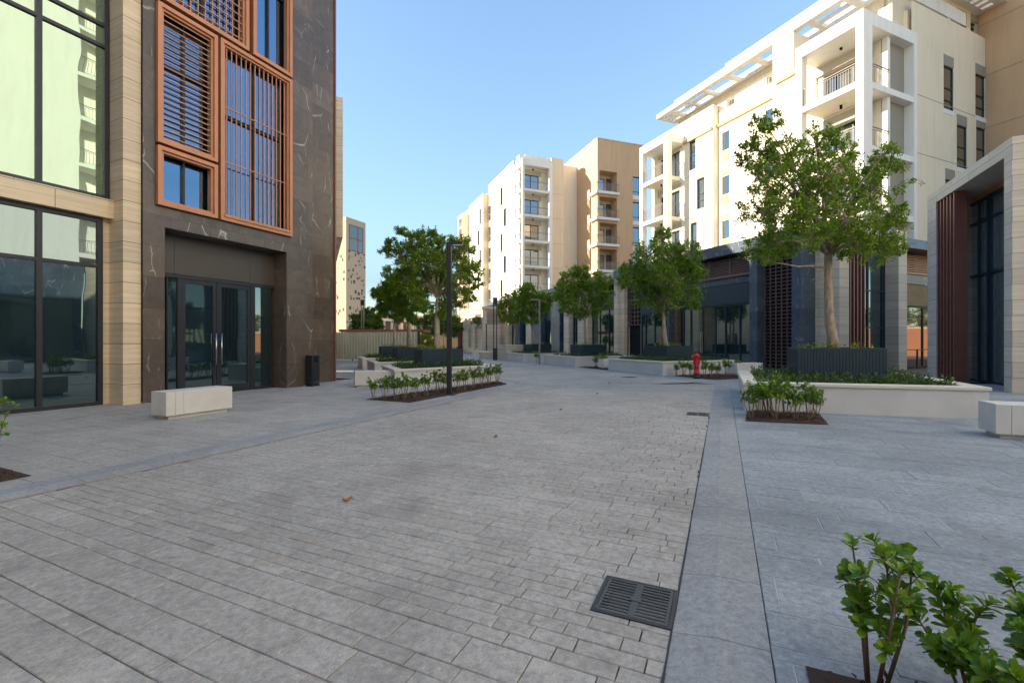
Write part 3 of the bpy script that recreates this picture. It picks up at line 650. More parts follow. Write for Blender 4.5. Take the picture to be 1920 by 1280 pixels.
# long face
py = lambda px: Hx(P0, px)
pa0, pa1 = 12.71+1.05, py(1484)
bx('marble2', 'pier', P0, 21.197, pa0, pa1, 0, zc-.6); pA0, pA1 = py(1419), py(1405)
bx('marble2', 'pier', P0, 21.6, pA0, pA1, 0, zc-.6)
def grid(y0, y1, z0, z1, pl, nx, nz, w_=.03, mat='brown'):
    g = MB(); yy = sorted((y0, y1)); y0, y1 = yy
    for i in range(nx+1): y = y0+(y1-y0-w_)*i/nx; g.box(pl-.07, pl, y, y+w_, z0, z1)
    for i in range(nz+1): z = z0+(z1-z0-w_)*i/nz; g.box(pl-.08, pl-.003, y0, y1, z, z+w_)
    return WB.part('lattice', g, mat)
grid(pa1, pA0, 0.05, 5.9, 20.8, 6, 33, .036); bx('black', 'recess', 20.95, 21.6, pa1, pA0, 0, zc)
pB0, pB1 = py(1255), py(1249.6)
def shop(y0, y1, zh, zs, mull, door=None, louv=False, span='slate', hm=None):
    # glazing to zh, spandrel to zs, louvre above it
    if y0 > y1: y0, y1 = y1, y0
    f = MB(); pl = pb
    for y in [y0+.03, y1-.09]+list(mull): f.box(pl-.06, pl+.04, y, y+.06, 0, zh)
    f.box(pl-.063, pl+.04, y0, y1, zh-.09, zh); f.box(pl-.05, pl+.04, y0, y1, 0, .08)
    if hm: f.box(pl-.05, pl+.04, y0, y1, hm, hm+.07)
    o = WB.part('shopfront', f, 'slate'); WB.part('pane', MB().box(pl+.0, pl+.03, y0, y1, .05, zh-.05), 'glow', o)
    bx(span, 'spandrel', pl-.12, 21.6, y0, y1, zh+.003, zs)
    if louv:
        bx('marble2', 'band', pl-.16, 21.6, y0, y1, zs-.35, zs-.003)
        l = MB(); n = int((5.95-zs-.1)/.095)
        for i in range(n): z = zs+.12+i*.095; l.box(pl-.24, pl-.12, y0, y1, z, z+.045)
        l.box(pl-.3, pl-.1, y0, y1, zs+.003, zs+.1)
        k = max(1, round((y1-y0)/1.45))
        for i in range(1, k): y = y0+(y1-y0)*i/k; l.box(pl-.27, pl-.11, y-.03, y+.03, zs+.1, 5.94)
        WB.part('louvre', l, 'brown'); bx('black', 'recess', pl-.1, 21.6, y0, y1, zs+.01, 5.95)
    if door:
        for y in door: WB.part('door_handle', MB().tube([(pl-.14, y, .75), (pl-.14, y, 1.95)], .02, 8), 'steel')
sh = lambda *p: [Hx(pb, q) for q in p]
shop(pA1, pB0, 3.42, 4.85, sh(1389, 1362, 1342.5, 1319, 1297, 1283), door=sh(1316.5, 1320), louv=True)
bx('marble2', 'pier', P0, 21.6, pB0, pB1, 0, zc-.6); bx('marble', 'pier', 20.45, 21.6, pB0-.4, pB0-.003, 0, 4.0)
pC0, pC1 = py(1157), py(1151)
yl0 = Hx(20.9, 1207); yl1 = Hx(20.9, 1181)
shop(pB1, yl0, 3.28, 5.9, sh(1229, 1248, 1212))
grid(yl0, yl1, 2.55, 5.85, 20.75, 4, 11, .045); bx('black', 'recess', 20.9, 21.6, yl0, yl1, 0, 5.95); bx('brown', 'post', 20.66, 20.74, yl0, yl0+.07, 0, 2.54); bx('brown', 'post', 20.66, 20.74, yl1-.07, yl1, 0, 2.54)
bx('trav3', 'pier', P0, 21.6, pC0-.05, pC1, 0, 5.95); bx('trav3', 'pier', P0+.18, 21.6, yl1, pC0-.05, 0, 5.95)
m = MB(); m.box(19.95, 23.2, pA0-1.2, pC0+.1, 5.98, zc); WB.part('canopy_slab', m, 'marble2')
m = MB(); m.box(20.0, 26, 12.72+.003, pA0-1.203, zc-.5, zc); WB.part('canopy_slab', MB().box(21.88, 26.42, 13.0, 14.6, 6.76, 6.95), 'marble2')
WB.part('canopy_slab', MB().box(19.95, 23.2, 13.8, pA0-1.203, 5.98, zc), 'marble2')
# farther shop units under the neighbouring blocks
PB2 = Bld('shop_row', 'row of dark and travertine shop fronts along the far right side of the street', 'shop building', W, (21, 30))
def q2(mat, name, *a): return PB2.part(name, MB().box(*a), mat)
e = q2('marble', 'core', 21.7, 38, pC1+.1, 58, 0, 5.9)
units = [('pane', 1151, 1101, 3.9), ('trav3', 1101, 1083), ('pane', 1083, 1066, 3.9), ('trav3', 1066, 1057), ('pane', 1057, 1049, 3.5), ('marble2', 1049, 1033), ('pane', 1033, 1014, 3.5), ('marble2', 1014, 996), ('trav3', 996, 986), ('pane', 986, 974, 3.6), ('marble2', 974, 966), ('pane', 966, 953, 3.4), ('trav3', 953, 946)]
for u in units:
    a, b = py(u[1]), py(u[2]); wd = b-a
    if u[0] != 'pane': q2(u[0], 'pier', P0, 21.7, a, b, 0, 5.9); continue
    f = MB()
    for y in [a+.02, b-.08, a+wd*.35, a+wd*.68]: f.box(pb-.06, pb+.04, y, y+.06, 0, u[3])
    f.box(pb-.063, pb+.04, a, b, u[3]-.1, u[3]); o = PB2.part('shopfront', f, 'slate'); PB2.part('pane', MB().box(pb, pb+.03, a, b, .02, u[3]-.05), 'glow', o)
    q2('slate', 'spandrel', pb-.1, 21.7, a, b, u[3]+.003, 5.0)
PB2.part('head_beam', MB().box(19.9, 23.5, pC1+.103, py(1101)+.4, 5.903, 6.45), 'trav2'); PB2.part('head_beam', MB().box(20.0, 23.5, py(1101)+.41, 55, 5.903, 6.3), 'marble2')

# ================================================================== TAN BLOCK AT THE FAR RIGHT EDGE
TB = Bld('apartment_building', 'tall plain tan block rising above the travertine pavilion at the right edge', 'building', W, (38.85, 12))
TB.part('wall', MB().box(38.85, 52, 11.5, 24, 0, 27), 'tan')
m = MB()
for z in (14.85, 18.15, 21.45): m.box(38.835, 38.86, 11.5, 24, z, z+.03)
TB.part('joint_line', m, 'grey')

# ================================================================== CREAM BUILDING AND TAN BUILDING DOWN THE STREET
Yc = 58.5; Xc = (979-960)/FPX*Yc; cx, cy = CF.l(Xc, Yc)        # frame corner
CB = Bld('apartment_building', 'white and cream apartment building at the bend, balconies stacked at its corner', 'building', CF, (cx, cy))
h = lambda pl, px: CF.H('y', pl, px); g = lambda pl, px: CF.H('x', pl, px)
zf = [21.17-3.3*i for i in range(6)]
xr1, xr2, xr3 = h(cy, 984.4), h(cy, 1030), h(cy, 1036); fy = cy+.25; xe = h(fy, 1056.5)
yl_a, yl_b = g(cx, 976.5), g(cx, 962.5)
ze = 25.75; bx2 = cx+.02
m = MB()
Yst, Yst2 = g(cx, 915.7), g(cx-.9, 906)
wl = []
zz = lambda px, p_y: CF.Z('x', cx, px, p_y)
cols = [((942.4, 938), 354, 388), ((949, 944), 392.5, 426.6), ((942.4, 938), 440, 475), ((949, 944), 481, 514), ((942.4, 938), 526, 562)]
cols += [((920.5, 916.8), y_, y_+28) for y_ in (387, 426, 465, 504, 543)]
for (a, b), t, bt in cols: wl.append((g(cx, a), g(cx, b), zz(b, bt), zz(b, t)))
m.fac('x', -1, cx, yl_b, Yst, 4.9, 25.75, wl, .25)
m.box(cx+.27, cx+14, cy+1.6, Yst, 4.9, 25.6); m.box(xr3, xe, fy+.1, cy+2.5, 4.9, 25.75); m.box(cx+.003, xr3, cy+.9, cy+2, zf[0]+2.9, ze)
CB.part('wall', m, 'white')
m = MB(); m.fac('y', -1, fy, xr3, xe, 4.9, ze, [], .2); m.box(xe-.2, xe, fy+.003, fy+2.3, 4.9, ze-.01)
CB.part('side_wall', m, 'cream')
m = MB(); xs = cx-.9; wl2 = []
for t, bt, a, b in ((393, 422, 902, 898.5), (434, 462, 898.6, 895), (470, 500, 902, 898.5), (512, 545, 898.6, 895)):
    wl2.append((g(xs, a), g(xs, b), CF.Z('x', xs, b, bt), CF.Z('x', xs, b, t)))
Yend = g(xs, 880); m.fac('x', -1, xs, Yst, Yend, 4.9, 24.4, wl2, .25); m.box(xs+.27, cx+10, Yst, Yend+4, 4.9, 24.38)
m.box(xs, xs+.26, Yst-.01, Yst, 4.9, 24.4)
CB.part('wall', m, 'white'); CB.part('return_wall', MB().box(xs+.003, cx+.5, Yst-.06, Yst-.015, 4.9, 24.37), 'beige')
m = MB(); Yf = Yend; m.box(xs-1.2, xs, Yf, Yf+.3, 4.9, 23.2); m.box(xs-1.2, xs, Yf+2.6, Yf+3, 4.9, 23.2); m.box(xs-1.2, xs, Yf+.3, Yf+2.6, 22.6, 23.2)
for z in zf: m.box(xs-1.2, xs-.002, Yf+.3, Yf+2.6, z-.3, z+.0)
CB.part('balcony_frame', m, 'cream')
for q in wl: CB.window('x', -1, cx, *q, rv=.2, hs=(.3,), fw=.1)
for q in wl2: CB.window('x', -1, xs, *q, rv=.2, hs=(.3,), fw=.1)
# corner frame
m = MB(); zt = 25.0; zo = zf[0]+3.0
m.box(cx-.003, cx+.35, cy, cy+.35, 4.9, zt-.82); m.box(xr2, xr3, cy, cy+.5, 4.9, zt-.82); m.box(cx-.003, xr3, cy, cy+.6, zt-.82, zt)
m.box(cx-.003, cx+.3, yl_b-.3, yl_b, 4.9, zt-.82); m.box(cx-.003, cx+.35, cy+.603, yl_b, zt-.82, zt)
CB.part('balcony_frame', m, 'white2')
for z in zf:
    CB.part('balcony_slab', MB().box(cx+.03, xr2, cy+.03, cy+1.95, z-.3, z), 'white2')
    CB.railing('y', -1, cy+.05, cx+.36, xr2-.02, z, d=-.06, sp=.16, mat='railg')
    CB.railing('x', -1, cx+.05, cy+.36, yl_b-.31, z, d=-.06, sp=.3, mat='railg')
    CB.window('y', -1, cy+1.6, cx+.4, xr2-.9, z+.02, z+2.3, rv=-.08, vs=(.55,), fw=.09, gm='gwin', name='sliding_door')
    CB.part('door_lintel', MB().box(cx+.3, xr2-.5, cy+1.5, cy+1.59, z+2.34, z+2.99), 'ltgrey')
    CB.part('side_partition', MB().box(cx+.6, cx+.75, cy+1.2, cy+1.59, z, z+2.95), 'beige')
    CB.part('ceiling_lamp', MB().lathe([(.09, 0), (.09, .22)], 8, ((cx+xr2)/2, cy+.9, z+2.75)), 'black')
# stair strip between the two blocks
ys = fy+2.4; sx0, sx1 = h(ys, 1056), h(ys, 1078)
m = MB(); sw = [(sx0+.5, h(ys, 1070), z+.35, z+1.55) for z in zf[:5]]; m.fac('y', -1, ys, sx0, sx1, 4.9, 23.2, sw, .2); m.box(sx0, sx1, ys+.22, ys+4, 4.9, 23.1)
CB.part('stair_wall', m, 'cream')
for q in sw: CB.window('y', -1, ys, *q, rv=.19, fw=.08, gm='gdim')
CB.part('panel', MB().box(h(ys, 1070)+.1, sx1, ys-.05, ys-.003, 4.9, 22.9), 'ltgrey')
CB.part('roof_cap', MB().box(cx+.8, xe+.08, cy+.9, cy+12, ze+.003, ze+.14), 'white2')
CB.part('aerial', MB().tube([(cx+1.2, cy+1.6, ze), (cx+1.2, cy+1.6, ze+1.5)], .035, 6), 'rail')
# travertine podium of this building
kx = lambda pl, px: CF.H('x', pl, px)
m = MB(); pf = cy-4.5; px0, px1 = h(pf, 905), h(pf, 946)
dx0, dx1 = h(pf, 911), h(pf, 938)
m.fac('y', -1, pf, px0, px1, 0, 5.1, [(dx0, dx1, 0, 3.35, 1.0)], .3); m.box(px0+.3, px1, pf+1.02, pf+6, 0, 5.0)
lw_ = [(kx(px0, 902), kx(px0, 890), 0.6, 3.2, .5), (kx(px0, 886), kx(px0, 878), .6, 4.3, .5), (kx(px0, 902), kx(px0, 890), 3.55, 4.6, .2)]
m.fac('x', -1, px0, pf, kx(px0, 864), 0, 5.1, lw_, .3); m.box(px0+.52, px0+6, pf, kx(px0, 864), 0, 5.0)
CB.part('podium_wall', m, 'trav3'); CB.part('podium_parapet', MB().box(px0-.15, px1+.1, pf-.15, kx(px0, 864), 5.102, 5.4), 'trav3')
CB.window('y', -1, pf, dx0, dx1, 0, 3.35, rv=.95, vs=(.33, .66), hs=(.8,), fw=.1, gm='glow', name='shop_door')
for q in lw_[:2]: CB.window('x', -1, px0, *q[:4], rv=.45, vs=(.5,), fw=.12, gm='glow')
CB.part('louvre', MB().wb('x', -1, px0, *lw_[2][:4], -.15, -.05), 'brown')
# tan building
Yt = 58.0; tx, ty = TF.l((1120-960)/FPX*Yt, Yt)
TN = Bld('apartment_building', 'tan apartment building with stacked recessed balconies in the gap between the two white ones', 'building', TF, (tx, ty))
h = lambda px: TF.H('y', ty, px); zt_ = EYE+(640-259.8)/FPX*Yt
rx0, rx1 = h(1124), h(1157); wx0, wx1 = h(1186.5), h(1200.5)
zf2 = [TF.Z('y', ty, 1120, 359)-3.33*i for i in range(6)]
m = MB(); hol = [(rx0, rx1, z, z+2.75, 1.6) for z in zf2]+[(wx0, wx1, z+.1, z+2.55, .2) for z in zf2]
m.fac('y', -1, ty, tx, h(1212), 5, zt_, hol, .2); m.fac('x', -1, tx, ty, ty+10, 5, zt_, [], .2)
m.box(tx+.003, h(1212), ty+1.62, ty+10, 5, zt_-.01)
TN.part('wall', m, 'tan'); TN.part('roof_cap', MB().box(tx-.06, h(1212), ty-.06, ty+10, zt_+.002, zt_+.12), 'beige')
for z in zf2:
    TN.part('balcony_slab', MB().box(tx-.45, rx1+.03, ty-.55, ty+1.5, z-.32, z), 'white2'); TN.part('balcony_back', MB().box(rx0+.02, rx1-.02, ty+1.52, ty+1.6, z, z+2.74), 'ltgrey')
    TN.railing('y', -1, ty-.5, tx-.4, rx1, z, d=0, sp=.16, mat='railg'); TN.railing('x', -1, tx-.42, ty-.48, ty+.3, z, d=0, sp=.3, mat='railg')
    TN.window('y', -1, ty+1.52, rx0+.55, rx0+1.5, z+.05, z+2.2, rv=-.08, fw=.08, name='door'); TN.window('y', -1, ty+1.52, rx1-.75, rx1-.1, z+.05, z+2.3, rv=-.08, fw=.08, gm='gdim', name='door')
    TN.window('y', -1, ty, wx0, wx1, z+.1, z+2.55, rv=.19, hs=(.2,), fw=.09)
    TN.part('sill', MB().wb('y', -1, ty, wx0, wx1, z-.45, z+.097, -.02, .03), 'white2')

jl = MB()
for z in zf[:5]: jl.box(cx-.006, cx+.02, yl_b, Yst, z-.2, z-.14); jl.box(xr3, xe, fy-.006, fy+.02, z-.2, z-.14)
CB.part('joint_line', jl, 'ltgrey'); jl = MB()
for z in zf2[:5]: jl.box(tx-.006, tx+.02, ty+.3, ty+10, z-.2, z-.14)
TN.part('joint_line', jl, 'beige')

# ================================================================== GROUND
def structure(o, name=None): o['kind'] = 'structure'; return o
g0 = MB().add([(-900, -300, -.045), (900, -300, -.045), (900, 1500, -.045), (-900, 1500, -.045)], [(0, 1, 2, 3)])
structure(g0.build('ground', 'sand'))
def clip(poly, pl):                           # keep a*x+b*y+c >= 0
    a, b, c = pl; out = []
    for i in range(len(poly)):
        p, q = poly[i], poly[(i+1) % len(poly)]; dp = a*p[0]+b*p[1]+c; dq = a*q[0]+b*q[1]+c
        if dp >= 0: out.append(p)
        if (dp >= 0) != (dq >= 0): t = dp/(dp-dq); out.append((p[0]+(q[0]-p[0])*t, p[1]+(q[1]-p[1])*t))
    return out
def line(p, q, keep):                         # half plane through p,q holding the point keep
    a = -(q[1]-p[1]); b = q[0]-p[0]; c = -(a*p[0]+b*p[1]); s = 1 if a*keep[0]+b*keep[1]+c > 0 else -1
    return (a*s, b*s, c*s)
rnd = random.Random(11)
def pave(mb, fr, x0, x1, y0, y1, planes, zt, rows, lens, alongx, gap=.0026, far=26):
    """courses laid side by side; alongx: the slabs of a course run along x"""
    A0, A1, B0, B1 = (y0, y1, x0, x1) if alongx else (x0, x1, y0, y1)
    a = A0
    while a < A1:
        d = rnd.choice(rows); d2 = min(d, A1-a)
        b = B0-rnd.random()*.3; ls = lens[d]
        while b < B1:
            l = rnd.choice(ls)*rnd.uniform(.9, 1.1); c0, c1 = max(b, B0), min(b+l, B1); b += l
            if c1-c0 < .03 or d2 < .02: continue
            r = [(c0, a), (c1, a), (c1, a+d2), (c0, a+d2)] if alongx else [(a, c0), (a+d2, c0), (a+d2, c1), (a, c1)]
            poly = [fr.w(*p) for p in r]
            if all(p[1] < .3 for p in poly) or all(abs(p[0]) > 1.25*p[1]+2.5 for p in poly): continue
            for pl in planes: poly = clip(poly, pl) if poly else poly
            if len(poly) < 3: continue
            cx = sum(p[0] for p in poly)/len(poly); cy = sum(p[1] for p in poly)/len(poly)
            dz = rnd.uniform(-.0016, .0016); tx, ty = rnd.uniform(-.004, .004), rnd.uniform(-.004, .004)
            near = cy < 14
            def ring(gp_, z):
                o = []
                for p in poly:
                    lx, ly = fr.l(p[0]-cx, p[1]-cy); lx -= math.copysign(min(gp_, abs(lx)*.4), lx); ly -= math.copysign(min(gp_, abs(ly)*.4), ly)
                    wx, wy = fr.w(lx, ly); h_ = hash((round(p[0], 4), round(p[1], 4), round(cx, 3))) % 997/997.-.5; wx += h_*.003; wy -= h_*.0025; o.append((cx+wx, cy+wy, zt+dz+z+wx*tx+wy*ty))
                return o
            n = len(poly)
            if near:
                A_, B_, C_ = ring(gap, -.02), ring(gap, -.0035), ring(gap+.0034, 0)
                mb.add(A_+B_+C_, [tuple(range(2*n, 3*n))]+[(k*n+i, k*n+(i+1) % n, (k+1)*n+(i+1) % n, (k+1)*n+i) for k in (0, 1) for i in range(n)])
            else: mb.add(ring(gap, 0), [tuple(range(n))])
        a += d
PL = K.w(14.0, 5.75); PR = (6.7, 15.0); cb = line(PL, PR, (3, 5)); cu = tuple(-q for q in cb)
rows = [.10, .10, .10, .20, .20]; lens = {.10: [.2, .3, .25], .20: [.3, .4, .3]}
rd = MB(); pave(rd, K, -2, 20, .226, 5.75, [cb], -.012, rows, lens, False)
pave(rd, W, 6.6, 12.09, 12, 62, [cu], -.012, [.18, .3, .24], {.18: [.3, .4], .3: [.45, .6], .24: [.4, .5]}, True)
structure(rd.build('road', 'road'))
def kerb(mb, fr, x0, x1, y0, y1, planes, along_x, lowside, n=.62):
    a = x0 if along_x else y0; end = x1 if along_x else y1
    while a < end:
        q = a+n-.004; r = [(a, y0), (q, y0), (q, y1), (a, y1)] if along_x else [(x0, a), (x1, a), (x1, q), (x0, q)]
        poly = [fr.w(*p) for p in r]; a += n
        for pl in planes: poly = clip(poly, pl) if poly else poly
        if len(poly) < 3: continue
        # split across the width: sloped half next to the road, flat half next to the footway
        def zof(p):
            lx, ly = fr.l(*p); t = (ly-y0)/(y1-y0) if along_x else (lx-x0)/(x1-x0)
            t = t if lowside == 0 else 1-t; return -.014+min(1, t/.46)*.026
        mid = (y0+(y1-y0)*(.46 if lowside == 0 else .54)) if along_x else (x0+(x1-x0)*(.46 if lowside == 0 else .54))
        e0, e1 = (fr.w(-99, mid), fr.w(99, mid)) if along_x else (fr.w(mid, -99), fr.w(mid, 99))
        for keep in (0, 1):
            kp = fr.w(0, y0 if keep == 0 else y1) if along_x else fr.w(x0 if keep == 0 else x1, 0)
            pp = clip(poly, line(e0, e1, kp))
            if len(pp) >= 3:
                k = len(pp); mb.add([(p[0], p[1], zof(p)) for p in pp]+[(p[0], p[1], -.04) for p in pp], [tuple(range(k))]+[(i, (i+1) % k, k+(i+1) % k, k+i) for i in range(k)])
kb = MB()
kerb(kb, K, -2, 20, -.194, .226, [line((0, 15.0), (1, 15.0), (0, 0))], True, 1)
kerb(kb, W, 12.095, 12.5, 8, 62, [line((0, 15.0), (1, 15.0), (0, 20))], False, 0)
kerb(kb, K, -2, 20, 5.754, 6.17, [line(PL, (PL[0]-1, PL[1]+.3), (0, 0))], True, 0)
kerb(kb, W, 6.18, 6.595, 8, 62, [line(PL, (PL[0]-1, PL[1]+.3), (0, 30))], False, 1)
structure(kb.build('kerb', 'kerbm'))
def strip(fr, pts, wd, z, name, mat):
    m = MB(); r2 = random.Random(2)
    for (xa, ya), (xb, yb) in zip(pts, pts[1:]):
        for i in range(24):
            t0, t1 = i/24, (i+1)/24; p = Vector((xa+(xb-xa)*t0, ya+(yb-ya)*t0)); q = Vector((xa+(xb-xa)*t1, ya+(yb-ya)*t1)); n_ = (q-p).normalized(); n_ = Vector((-n_.y, n_.x))*wd*r2.uniform(.35, 1)
            c_ = [fr.w(*v) for v in (p-n_*.5, q-n_*.5, q+n_*.5, p+n_*.5)]; m.add([(v[0], v[1], z) for v in c_], [(0, 1, 2, 3)])
    structure(m.build(name, mat))
strip(K, [(-1, 5.752), (13.6, 5.752)], .035, -.0075, 'joint_sand', 'sandj'); strip(K, [(-1, .226), (9.4, .226)], .016, -.0085, 'kerb_joint', 'gapj')
wk = MB(); rr = [.30, .10]; ll = {.30: [.6, .62, .9], .10: [.6, .9]}
Y15 = line((0, 15.0), (1, 15.0), (0, 0)); Y15u = tuple(-q for q in Y15)
pave(wk, K, -2, 30, -8.4, -.197, [Y15, line(K.w(0, -.197), K.w(9, -.197), K.w(0, -5))], .006, rr, ll, False)
pave(wk, W, 12.503, 24, 8, 60, [Y15u], .006, [.3, .3, .15], {.3: [.6], .15: [.6]}, True)
pave(wk, K, 10, 28, -14, -8.4, [Y15, ], .006, rr, ll, False)
structure(wk.build('pavement', 'walkb')); wk = MB()
pave(wk, K, -2, 26, 6.173, 12.55, [line(PL, (PL[0]-1, PL[1]+.3), (0, 0))], .006, [.3, .3, .2], {.3: [.6, .45], .2: [.4, .3]}, False)
pave(wk, W, -12, 6.177, 8, 60, [line(PL, (PL[0]-1, PL[1]+.3), (0, 30)), line((-8.6, 15), (-18, 40), (0, 30))], .006, [.3, .2], {.3: [.6, .45], .2: [.3, .45]}, True)
structure(wk.build('pavement', 'walk'))
gb_ = MB()
def sheet(fr, x0, x1, y0, y1, planes, z):
    poly = [fr.w(*p) for p in ((x0, y0), (x1, y0), (x1, y1), (x0, y1))]
    for pl in planes: poly = clip(poly, pl) if poly else poly
    if len(poly) > 2: gb_.add([(p[0], p[1], z) for p in poly], [tuple(range(len(poly)))])
sheet(K, -2, 30, -14, -.2, [Y15], .002); sheet(W, 12.51, 24, 8, 60, [Y15u], .002)
sheet(K, -2, 26, 6.18, 12.55, [line(PL, (PL[0]-1, PL[1]+.3), (0, 0))], .001); sheet(W, -12, 6.17, 8, 60, [line(PL, (PL[0]-1, PL[1]+.3), (0, 30))], .0006)
structure(gb_.build('pavement_bedding', 'grout'))

# ================================================================== PLANTERS, BEDS, BENCHES
def V2(p): return Vector((p[0], p[1]))
def inset(poly, d):
    n = len(poly); out = []; ar = sum(poly[i][0]*poly[(i+1) % n][1]-poly[(i+1) % n][0]*poly[i][1] for i in range(n)); s = 1 if ar > 0 else -1
    for i in range(n):
        p, a, b = V2(poly[i]), V2(poly[i-1]), V2(poly[(i+1) % n])
        d1 = (p-a).normalized(); d2 = (b-p).normalized(); n1 = Vector((-d1.y, d1.x))*s; n2 = Vector((-d2.y, d2.x))*s
        k = (n1+n2); k = k/max(.2, k.dot(n1)); out.append(tuple(p+k*d))
    return out
def ringmesh(mb, o, i, z0, z1):
    n = len(o); v = [(x, y, z) for pl, z in ((o, z0), (o, z1), (i, z1), (i, z0)) for x, y in pl]
    mb.add(v, [(k*n+j, k*n+(j+1) % n, ((k+1) % 4)*n+(j+1) % n, ((k+1) % 4)*n+j) for k in range(4) for j in range(n)])
def leafquad(mb, c, d, n_, L_, Wd, fold=.25):
    s = d.cross(n_).normalized(); t = c+d*L_; m1 = c+d*L_*.55
    mb.add([c, m1+s*Wd*.5+n_*Wd*fold, t, m1-s*Wd*.5+n_*Wd*fold], [(0, 1, 2), (0, 2, 3)])
def rdir(r, zb=0):
    while True:
        v = Vector((r.uniform(-1, 1), r.uniform(-1, 1), r.uniform(-1, 1)+zb))
        if .1 < v.length < 1.6: return v.normalized()
def planter(label, poly, h=.58, th=.2, group=None, cover=True, ccol='leaf3', cden=90, clab=None, flowers=0):
    c = V2((sum(p[0] for p in poly)/4, sum(p[1] for p in poly)/4)); lp = [(p[0]-c.x, p[1]-c.y) for p in poly]
    e = empty('planter', label, 'planter', (c.x, c.y, 0), 0, group)
    o = inset(lp, .03); i = inset(lp, .03+th); m = MB(); ringmesh(m, o, i, 0, h-.06); m.build('wall', 'wallst', e)
    m = MB(); a, b = inset(lp, 0), inset(lp, th+.10); n = 4; rings = [(inset(lp, .0), h-.058), (lp, h-.012), (inset(lp, .012), h), (inset(b, -.01), h), (b, h-.01), (b, h-.058)]
    v = [(x, y, z) for pl, z in rings for x, y in pl]; k = len(rings)
    m.add(v, [(q*n+j, q*n+(j+1) % n, ((q+1) % k)*n+(j+1) % n, ((q+1) % k)*n+j) for q in range(k) for j in range(n)]); m.build('coping', 'cope', e)
    MB().add([(x, y, h-.10) for x, y in i], [(0, 1, 2, 3)]).build('soil', 'soil', e)
    if cover:
        r = random.Random(len(label)*7+int(abs(c.x)*10)); g = MB(); ii = inset(lp, th+.17); P = [V2(p) for p in ii]
        area = abs((P[1]-P[0]).cross(P[3]-P[0]))
        for _ in range(int(area*cden)):
            s, t = r.random(), r.random(); q = P[0]*(1-s)*(1-t)+P[1]*s*(1-t)+P[2]*s*t+P[3]*(1-s)*t
            hh = r.uniform(.04, .26)*(1.3 if r.random() < .2 else 1); base = Vector((q.x, q.y, h-.1)); top = base+Vector((r.uniform(-.12, .12), r.uniform(-.12, .12), hh))
            for k_ in range(9):
                f = k_/9; p = base.lerp(top, .3+.7*f); d = rdir(r, .2); leafquad(g, p, d, rdir(r, 1.5), r.uniform(.06, .13), r.uniform(.02, .035))
        tag(g.build('ground_cover', ccol), clab or ('low leafy ground cover filling '+label), 'ground cover', kind='stuff').location = (c.x, c.y, 0)
        if flowers:
            fl = MB()
            for _ in range(flowers):
                s, t = r.random(), r.random(); q = P[0]*(1-s)*(1-t)+P[1]*s*(1-t)+P[2]*s*t+P[3]*(1-s)*t
                for k_ in range(4): leafquad(fl, Vector((q.x, q.y, h+.12)), rdir(r, .8), rdir(r, 1), .03, .03)
    return e
def steelbox(label, corner, d1, l1, d2, l2, z0, z1, group):
    c = V2(corner); d1 = Vector(d1).normalized(); d2 = Vector(d2).normalized(); poly = [c, c+d1*l1, c+d1*l1+d2*l2, c+d2*l2]; ce = c+d1*l1/2+d2*l2/2
    lp = [(p.x-ce.x, p.y-ce.y) for p in poly]; e = empty('tree_planter', label, 'planter box', (ce.x, ce.y, z0), 0, group)
    m = MB(); P = [V2(p) for p in lp]; sgn = 1 if (P[1]-P[0]).cross(P[2]-P[1]) > 0 else -1; pts = []
    for i in range(4):                        # fluted sheet sides
        a, b = P[i], P[(i+1) % 4]; L_ = (b-a).length; k = int(L_/.062); d = (b-a).normalized(); nn = Vector((d.y, -d.x))*sgn
        for j in range(k):
            s0 = a+d*(L_*j/k); pts += [s0, s0+d*(L_/k*.55), s0+d*(L_/k*.66)-nn*.008, s0+d*(L_/k*.90)-nn*.008]
    n = len(pts); H_ = z1-z0
    m.add([(p.x, p.y, 0) for p in pts]+[(p.x, p.y, H_-.05) for p in pts], [(i, (i+1) % n, n+(i+1) % n, n+i) for i in range(n)]); m.build('side', 'slate', e)
    m = MB(); ringmesh(m, [tuple(p) for p in inset(lp, -.006)], inset(lp, .035), H_-.052, H_); m.build('rim', 'slate', e)
    MB().add([(x, y, H_-.07) for x, y in inset(lp, .03)], [(0, 1, 2, 3)]).build('soil', 'soil', e)
    r = random.Random(int(abs(ce.x*100))); g = MB(); ip = [V2(p) for p in inset(lp, .12)]
    for _ in range(34):
        s, t = r.random(), r.random(); q = ip[0]*(1-s)*(1-t)+ip[1]*s*(1-t)+ip[2]*s*t+ip[3]*(1-s)*t
        for k_ in range(7): leafquad(g, Vector((q.x, q.y, H_-.06+r.random()*.15)), rdir(r, .5), rdir(r, 1.2), r.uniform(.04, .09), .03)
    o = g.build('ground_cover', 'leaf4'); tag(o, 'small yellow green plants around the trunk in '+label, 'ground cover', kind='stuff'); o.location = (ce.x, ce.y, z0)
    return ce
